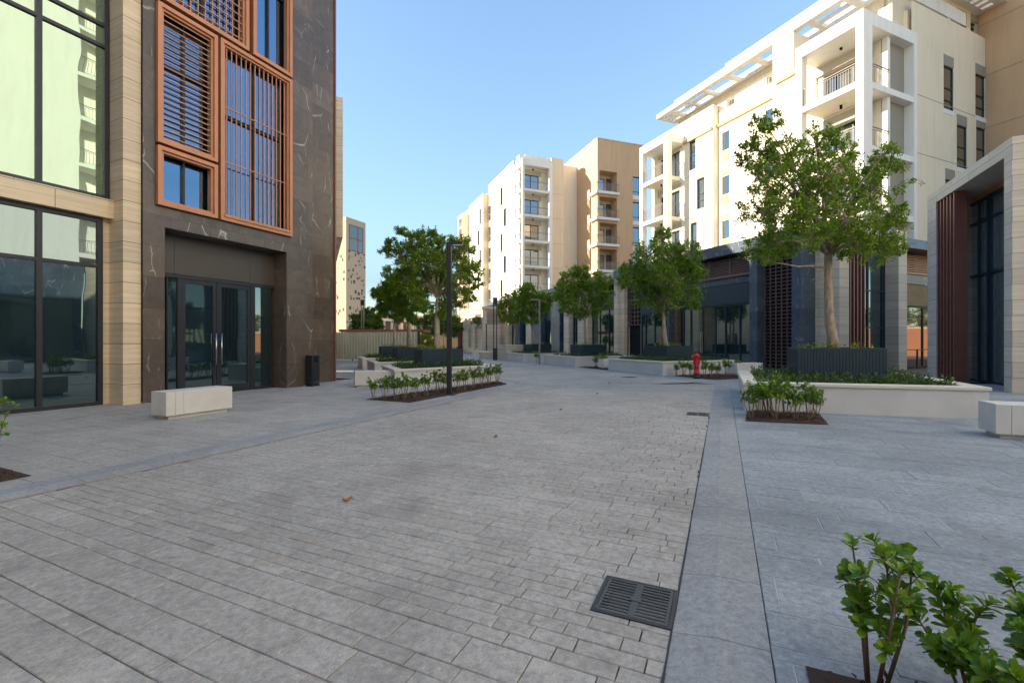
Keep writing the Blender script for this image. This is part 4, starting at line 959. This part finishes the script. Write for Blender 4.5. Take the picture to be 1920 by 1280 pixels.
def bed(label, poly, zt=.03):
    c = V2((sum(p[0] for p in poly)/4, sum(p[1] for p in poly)/4)); P = [V2(p)-c for p in poly]; r = random.Random(len(label)); m = MB(); n = 14
    for i in range(n+1):
        for j in range(n+1):
            s, t = i/n, j/n; q = P[0]*(1-s)*(1-t)+P[1]*s*(1-t)+P[2]*s*t+P[3]*(1-s)*t
            edge = min(i, j, n-i, n-j) == 0; m.v.append((q.x, q.y, (.012 if edge else .018+r.random()*.03)))
    for i in range(n):
        for j in range(n): m.f.append((i*(n+1)+j, (i+1)*(n+1)+j, (i+1)*(n+1)+j+1, i*(n+1)+j+1))
    area = abs((P[1]-P[0]).cross(P[3]-P[0]))
    for _ in range(int(area*420)):
        s, t = r.uniform(.02, .98), r.uniform(.02, .98); q = P[0]*(1-s)*(1-t)+P[1]*s*(1-t)+P[2]*s*t+P[3]*(1-s)*t
        leafquad(m, Vector((q.x, q.y, .035+r.random()*.02)), rdir(r), rdir(r, 2), r.uniform(.02, .06), r.uniform(.01, .025), .1)
    o = m.build('mulch_bed', 'mulch'); o.location = (c.x, c.y, 0); return tag(o, label, 'mulch bed', kind='stuff')
def benchm(label, corner, d1, l1, d2, l2, group):
    c = V2(corner); d1 = Vector(d1).normalized(); d2 = Vector(d2).normalized(); ce = c+d1*l1/2+d2*l2/2
    e = empty('bench', label, 'bench', (ce.x, ce.y, 0), 0, group)
    q = lambda a, b: tuple(d1*a+d2*b); h1, h2 = l1/2, l2/2
    poly = [q(-h1, -h2), q(h1, -h2), q(h1, h2), q(-h1, h2)]
    m = MB(); g = .0
    cuts = [-h1, -h1+l1*.13, -h1+l1*.245, h1]
    for a, b in zip(cuts, cuts[1:]): m.prism([q(a+.003, -h2), q(b-.003, -h2), q(b-.003, h2), q(a+.003, h2)], .075, .50, .008)
    m.prism([q(-h1+.01, -h2+.01), q(h1-.01, -h2+.01), q(h1-.01, h2-.01), q(-h1+.01, h2-.01)], .08, .49)
    m.build('seat_block', 'bench', e); m = MB().prism([q(-h1+.07, -h2+.06), q(h1-.07, -h2+.06), q(h1-.07, h2-.06), q(-h1+.07, h2-.06)], 0, .0749); m.build('plinth', 'bench', e)

tv = lambda p: (p[0], p[1])
F1 = Vector((.964, -.26)).normalized()
planter('large pale stone planter nearest the camera on the right, with a black box and tree', [(4.65, 9.17), (8.55, 8.1), (10.30, 11.9), (6.43, 13.0)], clab='strappy green ground cover in the large planter nearest on the right', cden=70)
ce1 = steelbox('dark fluted steel box on the nearest right planter', (6.55, 10.42), F1, 1.72, U, 1.75, .48, 1.254, 'fluted tree boxes')
bed('dark mulch bed in front of the left corner of the nearest right planter', [(4.08, 7.96), (5.29, 7.60), (5.95, 8.82), (4.72, 9.14)])
rp = Vector((6.12, 18.5)); pit = W1*6.75
names = ['second planter on the right, behind the red hydrant', 'third planter along the right side of the street', 'fourth planter along the right side of the street']
tre = []
for k in range(3):
    c = rp+pit*k; planter('pale stone '+names[k], [tv(c), tv(c+W2*4.1), tv(c+W2*4.1+W1*3.8), tv(c+W1*3.8)], clab='green shrubby ground cover in the '+names[k], cden=170 if k == 0 else 60)
    tre.append(steelbox('dark fluted steel box on the '+names[k], tv(c+Vector((.68, 1.5))), W2, 1.54, W1, 1.5, .48, 1.21, 'fluted tree boxes'))
    if k: bn_c = c+W2*.15-W1*1.25
benchm('pale stone bench between the third and second right planters', tv(rp+W1*4.6+W2*.35), W2, 1.3, W1, .5, 'stone benches')
benchm('pale stone bench at the right end of the hydrant planter', (9.2, 18.6), W2, 1.5, W1, .5, 'stone benches')
benchm('white stone bench cut off by the right edge of the photo', (6.96, 6.55), V, 1.3, U, .5, 'stone benches')
benchm('pale stone bench in front of the double entrance door', (-6.12, 8.05), U, 1.2, (-.9074, .4202), .46, 'stone benches')
benchm('pale stone bench beside the left planter near the tall lamp post', (-4.75, 13.75), (1, .12), 1.15, (-.3961, .9182), .5, 'stone benches')
F3 = Vector((.755, .656)); nl = ['nearest of the three left planters, behind the hedge row', 'middle one of the three left planters', 'farthest of the three left planters, by the site fence']
trl = []
for k in range(3):
    c = Vector((-3.42, 13.2))+W1*4.95*k; planter('pale stone planter, '+nl[k], [tv(c), tv(c+F3*3.85), tv(c+F3*3.85+W1*2.85), tv(c+W1*2.85)], clab='green ground cover in the '+nl[k], cden=110)
    trl.append(steelbox('dark fluted steel box in the '+nl[k], tv(c+Vector((.39, 2.0))-W1*.15), F3, 1.64, W1, 1.45, .45, 1.14, 'fluted tree boxes'))
bed('long dark mulch bed under the row of shrubs by the tall lamp post', [gp(683.75, 749.25), gp(768.75, 755.5), gp(952, 720.5), (-.45, 15.75)])
bed('dark mulch bed under the red hydrant', [(7.36, 16.45), (9.6, 17.42), (8.75, 19.4), (6.5, 18.42)])
bed('small mulch bed between the third and second right planters', [tv(rp+W1*4.1+W2*.05), tv(rp+W1*4.1+W2*1.7), tv(rp+W1*6.6+W2*1.7), tv(rp+W1*6.6+W2*.05)])
bed('dark mulch bed cut off by the left edge of the photo', [tv(K.w(2.19, 6.5)), tv(K.w(2.19, 7.9)), tv(K.w(-1.5, 7.9)), tv(K.w(-1.5, 6.5))])
p1 = V2(gp(1510, 1252)); bed('mulch bed in the bottom right corner under the nearest shrub', [tv(p1), tv(p1+V*1.7), tv(p1+V*1.7-U*1.7), tv(p1-U*1.7)])
# pale travertine box and lit wall farther on
def slab(name, label, cat, px, py_, wd, dp, h, mat, dirn=W2):
    c = V2(gp(px, py_)); d2 = Vector((-dirn.y, dirn.x)); e = empty(name, label, cat, (c.x, c.y, 0))
    P = [Vector((0, 0)), dirn*wd, dirn*wd+d2*dp, d2*dp]; m = MB(); m.prism([tv(p) for p in P], 0, h, .02); m.build('wall', mat, e)
    m = MB(); m.prism([tv(p) for p in inset([tv(q) for q in P], -.03)], h+.001, h+.06, .01); m.build('coping', 'cope', e); return e
slab('planter', 'beige travertine planter box beside the fourth right planter', 'planter', 949, 675.5, 1.6, 1.6, 1.08, 'trav2')
slab('low_wall', 'short low pale wall left of the fourth right planter', 'wall', 906, 673, 1.9, 1.0, .5, 'lime')
slab('low_wall', 'low travertine wall in front of the far travertine shop row', 'wall', 871, 658.5, 9.5, .5, 1.0, 'trav2')
slab('bench', 'small pale stone bench far down the street', 'bench', 889, 668.5, 1.4, .5, .45, 'bench')

# ================================================================== STREET FURNITURE
e = empty('street_lamp', 'tall square dark lamp post with short arm in the left mulch bed', 'street lamp', (*gp(842.5, 740), 0))
e.rotation_euler = (0, 0, R(-8))
MB().box(-.058, .058, -.055, .055, .02, 3.93).build('pole', 'dark', e); MB().box(-.06, .36, -.06, .06, 3.932, 4.0).build('arm', 'dark', e)
MB().box(.10, .34, -.05, .05, 3.915, 3.931).build('lens', 'whitep', e); MB().box(-.17, .17, -.15, .15, 0, .02).build('base_plate', 'dark', e)
def lamp2(label, px, py_, h, kind, th=.09, mat='rail', Yo=None):
    X, Y = gp(px, py_) if Yo is None else ((px-960)/FPX*Yo, Yo); e = empty('street_lamp', label, 'street lamp', (X, Y, 0))
    if kind == 'L':
        MB().box(-th/2, th/2, -th/2, th/2, 0, h).build('pole', mat, e); MB().box(-.55, th/2, -th/2, th/2, h+.001, h+.08).build('arm', mat, e)
    else:
        d = .11 if kind == 'D' else 0
        for s in ((-d, d) if d else (0,)): MB().box(s-th/2, s+th/2, -th/2, th/2, .9 if d else .7, h-.55).build('pole', mat, e)
        MB().box(-d-th*.9, d+th*.9, -th, th, 0, .9 if d else .7).build('base', 'dark', e); MB().box(-d-th*.9, d+th*.9, -th, th, h-.55, h).build('head', 'dark', e)
lamp2('dark hooked lamp post between the third and fourth right planters', 1011.5, 683, 3.9, 'L', .1, 'railg')
lamp2('twin pole lamp with dark box head left of the fourth right planter', 928.5, 675, 4.7, 'D', .07, 'dark')
lamp2('slim lamp post in front of the far travertine shop row', 896, 657, 4.7, 'S', .14, 'rail')
lamp2('twin pole lamp rising behind the left part of the site fence', 680, 0, 5.6, 'D', .09, 'railg', 46)
lamp2('slim pale lamp post in front of the dark far trees', 832, 0, 4.8, 'S', .12, 'railg', 62)
lamp2('small hooked lamp post just right of the site fence end', 791.5, 0, 3.1, 'L', .08, 'railg', 52)
lamp2('brown post against the end of the far travertine shop row', 862, 0, 3.9, 'S', .45, 'rust', 60)

# hydrant
hx_, hy_ = gp(1306, 710); e = empty('fire_hydrant', 'red fire hydrant on a dark base among the shrubs', 'fire hydrant', (hx_, hy_, 0), R(20))
MB().lathe([(.10, 0), (.10, .13), (.085, .14), (.085, .2)], 24).build('base', 'slate', e, smooth=True)
m = MB(); m.lathe([(.135, .20), (.135, .235), (.115, .245), (.10, .26), (.095, .55), (.115, .57), (.125, .62), (.125, .66), (.115, .70), (.10, .80), (.10, .82)], 28); m.build('barrel', 'red', e, smooth=True)
m = MB(); m.lathe([(.125, .82), (.13, .85), (.12, .875), (.09, .91), (.055, .935), (.03, .94), (.03, .97), (.0, .972)], 24); m.build('bonnet', 'red', e, smooth=True)
def nozzle(dx, dy, z, r, ln, name='nozzle'):
    d = Vector((dx, dy, 0)).normalized(); m = MB(); a = Vector((0, 0, z)); m.tube([a+d*.06, a+d*ln, a+d*ln, a+d*(ln+.05), a+d*(ln+.05), a+d*(ln+.085)], [r*.8, r*.8, r*1.12, r*1.1, r*.42, r*.4], 14); m.build(name, 'red', e, smooth=False)
nozzle(-.75, -.66, .56, .085, .12); nozzle(-1, .25, .83, .06, .13); nozzle(.95, .3, .80, .055, .11); nozzle(.2, -1, .76, .055, .10)
pts = [Vector((-.12*cos(t)-.03, -.135, .47+.10*(t/pi*2-1)**2)) for t in [i*pi/10 for i in range(11)]]; MB().tube(pts, .008, 6).build('chain', 'steel', e)

# drain grates
def grate(label, c, d1, l1, d2, l2, z):
    c = V2(c); d1 = Vector(d1); d2 = Vector(d2); e = empty('drain_grate', label, 'drain grate', (c.x, c.y, z)); q = lambda a, b: tuple(d1*(a*l1)+d2*(b*l2)); m = MB(); fw = .045
    def bar(a0, a1, b0, b1, z0=-.02, z1=0): m.prism([q(a0, b0), q(a1, b0), q(a1, b1), q(a0, b1)], z0, z1)
    bar(0, 1, 0, fw); bar(0, 1, 1-fw, 1); bar(0, fw, fw, 1-fw); bar(1-fw, 1, fw, 1-fw)
    m.build('frame', 'dark', e); m = MB(); a0, a1, b0, b1 = fw+.006, 1-fw-.006, fw+.006, 1-fw-.006; n = 11
    bar(a0, a0+.04, b0, b1); bar(a1-.04, a1, b0, b1); bar(.455, .545, b0, b1)
    for i in range(n+1):
        b = b0+(b1-b0-.036)*i/n
        bar(a0+.04, .455, b, b+.036); bar(.545, a1-.04, b, b+.036)
    bar(.43, .57, .44, .56, -.01, .003); m.build('bars', m_plain('cast_iron', (.075, .08, .082), .5, .25, 12, .3, .5, .3), e)
    MB().prism([q(.02, .02), q(.98, .02), q(.98, .98), q(.02, .98)], -.024, -.021).build('pit', 'black', e)
ga = gp(1108, 1140); gb = gp(1257, 1178); gd = gp(1135, 1078)
grate('large slotted iron drain grate in the foreground beside the kerb', K.w(2.343, .632), V, .405, U, .385, -.004)
grate('small slotted drain grate farther up the road beside the kerb', K.w(9.35, .64), V, .405, U, .385, -.004)
grate('distant drain grate on the road near the hydrant planter', tv(V2(gp(1176, 707.5))), W2, .5, W1, .4, -.004)

# fallen leaves
r = random.Random(3)
for (px, py_), lb in zip([(651, 937), (930, 818), (1051, 768), (1120, 738), (1142, 718)], ['nearest curled dry leaf lying on the road', 'dry leaf lying mid road, second nearest', 'dry leaf on the road in line with the first grate', 'small dry leaf farther up the road', 'tiny dry leaf farthest up the road']):
    X, Y = gp(px, py_); m = MB(); L_ = .09; rws = 6
    for i in range(rws+1):
        t = i/rws; wd = .028*math.sin(pi*min(1, t*.93+.04)); z = .012+.016*(2*t-1)**2
        m.v += [(-L_/2+L_*t, -wd, z+.010), (-L_/2+L_*t, 0, z-.006), (-L_/2+L_*t, wd, z+.012)]
    for i in range(rws):
        for j in range(2): m.f.append((i*3+j, (i+1)*3+j, (i+1)*3+j+1, i*3+j+1))
    m.tube([(L_/2-.004, 0, .02), (L_/2+.03, .006, .012)], .0015, 5); o = m.build('fallen_leaf', 'dry'); o.location = (X, Y, -.012); o.rotation_euler = (0, 0, r.random()*3); tag(o, lb, 'leaf', 'fallen dry leaves')

# ================================================================== TREES AND SHRUBS
def tree(label, base, clumps, fork, trunk_r, nl, ls, seed, lean=(0, 0), lm='leaf', group='street trees in fluted boxes', bm='bark', wood=None, twn=14, name='tree'):
    """clumps: (x,y,z,r) relative to base; leaves sit in whorls on twig ends spread through every clump"""
    r = random.Random(seed); e = empty(name, label, 'tree', base, 0, group); t = MB(); f = Vector(fork); n = 7
    pts = []
    for i in range(n+1):
        s = i/n; pts.append(Vector((f.x*s+lean[0]*sin(s*pi)*.5+r.uniform(-.012, .012)*(0 < i < n), f.y*s+lean[1]*sin(s*pi)*.5, f.z*s)))
    t.tube(pts, [trunk_r*(1.25 if i == 0 else 1-.32*i/n)*(1+.05*r.uniform(-1, 1)) for i in range(n+1)], 12)
    leaf = MB(); tot = sum(c[3]**2 for c in clumps)
    for (x, y, z, rad) in clumps:
        c = Vector((x, y, z)); s0 = f if z > f.z+.1 else Vector(pts[-2]); mid = s0.lerp(c, .5)+Vector((0, 0, .12*(c-s0).length*(1 if z > f.z else -.2)))
        q = s0.lerp(mid, .5)+Vector((r.uniform(-.05, .05), r.uniform(-.05, .05), .04)); rr = trunk_r*.42*(.6+.5*rad)
        t.tube([s0, q, mid, mid.lerp(c, .55), c], [rr, rr*.8, rr*.6, rr*.42, rr*.25], 7)
        rad *= 1.12; tw = max(8, int(twn*1.4*rad*rad/.18)); per = max(9, nl*2.7*rad*rad/tot/tw)
        for k in range(tw):
            d = rdir(r, .12); rf = rad*(.55+.55*r.random()**.6)*(1.18 if r.random() < .12 else 1); end = c+Vector((d.x, d.y, d.z*.85))*rf
            m_ = c.lerp(end, .5)+rdir(r)*.04; t.tube([c, m_, end], [rr*.22, rr*.14, .004], 4, False)
            sub = int(per/9)+(1 if r.random() < per/9 % 1 else 0)
            for j in range(sub):
                p = end.lerp(m_, r.random()*.8)+rdir(r)*r.uniform(0, .17)*min(1.4, rad*2)
                if j % 2 == 0 and ls < .12: t.tube([m_.lerp(end, .6), p], [.005, .002], 3, False)
                ax = ((p-c).normalized()+Vector((0, 0, .5))+rdir(r)*.5).normalized()
                for q_ in range(9):
                    dd = (ax*.5+rdir(r)).normalized(); nn = (Vector((0, 0, 1))+rdir(r)*.7).normalized()
                    if abs(nn.dot(dd)) > .95: nn = nn.orthogonal()
                    leafquad(leaf, p+dd*ls*.1+ax*r.uniform(-.05, .05), dd, nn, ls*r.uniform(.7, 1.2), ls*r.uniform(.38, .55))
    t.build('trunk', bm, e, smooth=True); leaf.build('crown', lm, e); return e
def clumps_px(base, lst, Y0):
    o = []
    for px, py_, rp_, dy in lst:
        Y = Y0+dy; o.append(((px-960)/FPX*Y-base[0], Y-base[1], EYE+(640-py_)/FPX*Y-base[2], rp_/FPX*Y))
    return o
# nearest right tree
b = (ce1.x+.02, ce1.y, 1.2)
cl = [(1440, 240, 26, -.2), (1425, 285, 34, .2), (1400, 290, 20, .1), (1475, 290, 36, -.3), (1530, 275, 36, .3), (1580, 285, 26, 0), (1430, 340, 38, -.5), (1485, 345, 46, .4), (1545, 335, 48, -.6), (1600, 350, 42, .5), (1655, 290, 22, -.2), (1662, 320, 24, .1), (1640, 355, 38, -.2),
      (1425, 400, 36, .1), (1470, 405, 44, -.8), (1530, 400, 46, .9), (1590, 410, 46, -.7), (1645, 410, 40, .3), (1675, 400, 22, -.1), (1418, 460, 30, -.3), (1440, 490, 18, -.5), (1460, 455, 38, .6), (1510, 445, 36, -.9), (1600, 460, 36, -.3), (1655, 465, 36, .2), (1575, 440, 36, .8), (1680, 460, 16, .4), (1460, 225, 12, 0), (1415, 228, 12, .1)]
tree('large broad crowned tree in the nearest right planter', b, clumps_px(b, cl, b[1]), (-.13, 0, 2.30),   .115, 12000, .08, 2, (-.12, 0))
# hydrant planter tree
c = tre[0]; b = (c.x-.1, c.y, 1.15)
cl = [(1240, 445, 20, 0), (1215, 480, 30, -.3), (1255, 480, 28, .3), (1290, 475, 26, 0), (1190, 515, 30, .2), (1235, 520, 34, -.5), (1280, 515, 34, .4), (1305, 505, 18, 0), (1180, 525, 22, -.2), (1215, 560, 26, .2), (1250, 560, 26, -.3), (1290, 560, 24, .3), (1300, 570, 12, .1), (1165, 510, 12, 0), (1240, 590, 12, .2)]
tree('dense round tree in the planter behind the red hydrant', b, clumps_px(b, cl, b[1]), (-.12, 0, 2.0), .10, 15000, .085, 5, (-.1, 0), lm='leafm')
c = tre[1]; b = (c.x-.15, c.y, 1.15)
cl = [(1090, 510, 16, 0), (1070, 525, 20, .2), (1110, 525, 20, -.2), (1055, 550, 20, 0), (1090, 550, 26, .3), (1130, 545, 18, -.1), (1065, 575, 18, -.2), (1105, 578, 20, .2), (1135, 570, 14, 0), (1140, 525, 10, 0), (1090, 590, 12, .1)]
tree('rounded tree in the third right planter', b, clumps_px(b, cl, b[1]), (-.05, 0, 1.7), .09, 9500, .10, 8, lm='leafm')
c = tre[2]; b = (c.x-.3, c.y, 1.15)
cl = [(990, 545, 16, 0), (975, 555, 14, .2), (1010, 560, 16, -.2), (985, 575, 18, 0), (1020, 575, 14, .3), (1000, 595, 16, .1), (975, 590, 12, 0), (1035, 560, 8, 0)]
tree('small dark green tree in the fourth right planter', b, clumps_px(b, cl, b[1]), (0, 0, 1.5), .085, 6500, .12, 9, lm='leafm')
X, Y = gp(957, 674.0); b = (X+.3, Y+1.0, 1.0)
cl = [(955, 560, 12, 0), (945, 575, 13, .2), (965, 580, 13, 0), (950, 597, 12, -.2), (940, 590, 8, 0), (966, 600, 10, .2)]
tree('young bright yellow green tree in the beige travertine box', b, clumps_px(b, cl, b[1]), (.05, 0, 1.6), .08, 2600, .12, 10, lm='leaf4')
# left trees
c = trl[0]; b = (c.x-.05, c.y, 1.08)
cl = [(755, 432, 12, 0), (775, 450, 18, .2), (735, 455, 12, 0), (725, 475, 12, .1), (800, 450, 24, -.2), (830, 460, 22, .3), (865, 465, 24, 0), (760, 480, 26, .2), (800, 495, 32, -.3), (845, 500, 32, .4), (880, 500, 22, 0), (765, 520, 28, .1), (815, 535, 30, .5), (860, 535, 26, -.2), (890, 530, 14, 0), (780, 560, 24, -.2), (845, 565, 22, .2), (735, 515, 16, .1), (820, 585, 16, .1), (878, 558, 14, .2)]
tree('tallest left tree with wide crown in the nearest left planter', b, clumps_px(b, cl, b[1]), (.05, 0, 1.9), .115, 15500, .08, 12, (-.02, 0), lm='leaf')
c = trl[1]; b = (c.x-.1, c.y, 1.08)
cl = [(760, 520, 20, 0), (735, 535, 20, .2), (770, 550, 24, -.2), (740, 565, 22, .1), (720, 555, 16, 0), (785, 575, 16, .2), (760, 590, 18, 0), (712, 580, 12, 0), (705, 550, 9, 0)]
tree('middle left tree with a lit green underside near the site fence', b, clumps_px(b, cl, b[1]), (-.1, 0, 1.9), .10, 8500, .095, 14, (.05, 0), lm='leafm')
c = trl[2]; b = (c.x, c.y, 1.08)
cl = [(735, 535, 14, 0), (720, 550, 14, .2), (745, 565, 16, 0), (725, 585, 16, .1), (750, 595, 12, 0), (710, 600, 10, .1)]
tree('thin trunked tree in the farthest left planter by the site fence', b, clumps_px(b, cl, b[1]), (0, 0, 1.6), .08, 5000, .11, 15, lm='leafm')
# far trees
def fart(label, px, Y, cl, seed, nl=3000, ls=.22, z=0, fz=2.2, tr=.12, g='trees far down the street', lm='leafd'):
    b = ((px-960)/FPX*Y, Y, z); return tree(label, b, clumps_px(b, cl, Y), (0, 0, fz), tr, nl, ls, seed, lm=lm, group=g, twn=9)
fart('low dark rounded tree behind the left half of the site fence', 688, 48, [(670, 600, 12, 0), (690, 592, 15, 1), (705, 605, 12, 0), (685, 612, 14, -1), (712, 615, 8, 0), (665, 614, 9, 1)], 21, 3200, .2)
fart('wide dark tree behind the lamp post left of the far shop row', 805, 56, [(790, 608, 12, 0), (808, 600, 14, 1), (830, 598, 16, 0), (850, 605, 15, 2), (820, 618, 15, -1), (845, 622, 13, 0), (798, 625, 12, 1), (860, 615, 9, 0), (775, 600, 10, 1)], 22, 4800, .24)
fart('bright yellow green bush at the right end of the site fence', 796, 44, [(790, 633, 7, 0), (800, 637, 8, 1), (812, 640, 7, 0), (788, 645, 6, .5)], 23, 1500, .14, fz=.5, tr=.05, g='bushes beyond the fence', lm='leaf4')
fart('small dark bush below the far lamp post', 812, 50, [(806, 646, 6, 0), (816, 648, 6, 1), (797, 648, 5, 0)], 24, 1000, .14, fz=.4, tr=.04, g='bushes beyond the fence')
fart('yellowish tree standing in front of the far travertine shop row', 891, 52, [(887, 602, 5, 0), (893, 598, 5, .5), (897, 606, 5, 0)], 26, 160, .2, fz=2.3, tr=.05)

# ---- shrubs with round leaves
def oleaf(mb, c, d, n_, L_, Wd):               # obovate leaf with a folded midrib
    s = d.cross(n_).normalized(); dn = -n_
    P = lambda a, b, z: c+d*(L_*a)+s*(Wd*b)+n_*(L_*z)
    mb.add([P(0, 0, 0), P(.35, .30, .06), P(.72, .5, .08), P(.95, .25, .03), P(1, 0, -.03), P(.95, -.25, .03), P(.72, -.5, .08), P(.35, -.30, .06), P(.35, 0, .01), P(.72, 0, .0)],
           [(0, 1, 8), (1, 2, 9, 8), (2, 3, 4, 9), (0, 8, 7), (8, 9, 6, 7), (9, 4, 5, 6)])
def shrubmesh(seed, h, spread, nst, ll, whorl=7, wn=5, lo=.35, fine=False):
    r = random.Random(seed); st = MB(); lf = MB()
    for k in range(nst):
        a = 2*pi*(k+r.random()*.6)/nst; b0 = Vector((cos(a)*.03, sin(a)*.03, 0)); hh = h*r.uniform(.7, 1); tip = Vector((cos(a)*spread*r.uniform(.3, 1), sin(a)*spread*r.uniform(.3, 1), hh))
        m1 = b0.lerp(tip, .5)+Vector((r.uniform(-.04, .04), r.uniform(-.04, .04), .03)); st.tube([b0, m1, tip], [.008, .006, .003], 6)
        ends = [(m1.lerp(tip, q), (tip-m1).normalized()) for q in (.55, 1.0)]
        for _ in range(wn):
            s0 = m1.lerp(tip, r.uniform(-.3, .9)) if r.random() < .8 else b0.lerp(m1, r.uniform(.5, 1)); d = (Vector((r.uniform(-1, 1), r.uniform(-1, 1), .9))).normalized(); e_ = s0+d*r.uniform(.05, .16)*(h/.65)
            if e_.z < h*lo: continue
            st.tube([s0, e_], [.003, .002], 4, False); ends.append((e_, d))
        for p, d in ends:
            for q in range(whorl):
                t = 2*pi*q*.382+r.random(); o_ = d.orthogonal().normalized(); o2 = d.cross(o_); out = (o_*cos(t)+o2*sin(t)); dd = (out*r.uniform(.7, 1)+d*(.2+.9*q/whorl)).normalized()
                nn = (d*.9-out*.3+rdir(r)*.3).normalized(); L_ = ll*r.uniform(.65, 1.1)*(1-.3*q/whorl)
                (oleaf if fine else leafquad)(lf, p-d*ll*.5*(1-q/whorl), dd, nn, L_, L_*(.62 if not fine else .60))
    return st, lf
protos = []
for sd in range(5):
    st, lf = shrubmesh(40+sd, .72, .21, 6, .072, 8, 11, .5); a = bpy.data.meshes.new('stem'); a.from_pydata([tuple(v) for v in st.v], [], st.f); a.materials.append(M['stem'])
    b = bpy.data.meshes.new('foliage'); b.from_pydata([tuple(v) for v in lf.v], [], lf.f); b.materials.append(M['leaf2']); protos.append((a, b))
rs = random.Random(77)
ordn = ['first', 'second', 'third', 'fourth', 'fifth', 'sixth', 'seventh', 'eighth', 'ninth', 'tenth', 'eleventh', 'twelfth', 'thirteenth', 'fourteenth']
def shrub(label, X, Y, s=1, z=.03, group='leafy shrubs in the mulch beds'):
    e = empty('shrub', label, 'shrub', (X, Y, z), rs.random()*6.28, group); k = rs.randrange(5); e.scale = (s, s, s)
    for nm, me in zip(('stem', 'foliage'), protos[k]): o = bpy.data.objects.new(nm, me); C.objects.link(o); o.parent = e
for i, (px, py_, s) in enumerate([(700, 747, .8), (722, 750, 1.0), (742, 751, .92), (758, 752, 1.12), (778, 749, .95), (800, 744, 1.05), (820, 739, 1.1), (832, 737, .9), (858, 735, 1.0), (872, 733, 1.0), (888, 729, 1.1), (903, 726, 1.0), (917, 723, 1.15), (932, 720, 1.15)]):
    X, Y = gp(px, py_); shrub(f'leafy shrub, {ordn[i]} from the left in the long bed by the lamp post', X, Y, s*.80)
for i, (px, py_, s) in enumerate([(1408, 786, .9), (1425, 783, 1.1), (1452, 788, 1.25), (1473, 784, 1.05), (1492, 789, .85), (1518, 789, 1.0), (1530, 786, .8), (1440, 780, 1.2)]):
    X, Y = gp(px, py_); shrub(f'bushy green shrub, {ordn[i]} planted in the bed before the nearest right planter', X, Y, s*.86)
for i, (px, py_, s) in enumerate([(1268, 705, .8), (1282, 706, 1.1), (1294, 706, .9), (1320, 709, 1.05), (1333, 709, .9), (1345, 709, .95), (1362, 706, 1.2), (1383, 703, .95)]):
    X, Y = gp(px, py_); shrub(f'thin yellowish shrub, {ordn[i]} from the left around the red hydrant', X, Y, s*.85)
for i, (px, py_, s) in enumerate([(1117, 690, .85), (1126, 691, 1.0), (1134, 690, .9)]):
    X, Y = gp(px, py_); shrub(f'small shrub, {ordn[i]} from the left between the third and second right planters', X, Y, s)
for i, (px, py_, s) in enumerate([(1001, 678, 1.0), (1007, 680, 1.0)]):
    X, Y = gp(px, py_); shrub(f'leafy shrub, {ordn[i]} from the left at the foot of the hooked lamp post', X, Y, s)
# foreground plants with modelled leaves
def fg(label, X, Y, seed, h, spread, nst, ll, wn, rot=0, lo=.3, wh=8):
    st, lf = shrubmesh(seed, h, spread, nst, ll, wh, wn, lo, True); e = empty('shrub', label, 'shrub', (X, Y, .0), rot, 'nearest shrubs cut by the frame'); st.build('stem', 'stem', e, smooth=True); lf.build('foliage', 'leaf2', e)
fg('tall airy shrub with round glossy leaves at the bottom right', 1.47, 1.84, 3, .60, .20, 5, .062, 7, .4, .25, 10)
fg('low shrub filling the very bottom right corner of the photo', 1.72, 1.66, 6, .40, .30, 7, .064, 9, 1.2, .2, 10)
fg('shrub touching the right edge near the bottom corner', 2.10, 1.78, 9, .42, .18, 5, .068, 8, 2)
X, Y = K.w(1.75, 7.15)
fg('shrub poking in at the left edge beside the kerb', -5.62, 4.80, 12, .85, .28, 5, .065, 6, 0)

tree('bushy tree behind the orange tan boundary wall, mirrored in the glass door', (50, 22, 0), [(0, 0, 4, 1.6), (1, -3, 3.6, 1.5), (-.5, 3, 3.8, 1.6), (0, 6, 3.4, 1.3)], (0, 0, 2.2), .14, 1500, .3, 31, lm='leafd', group='trees beyond the right wall', twn=8)
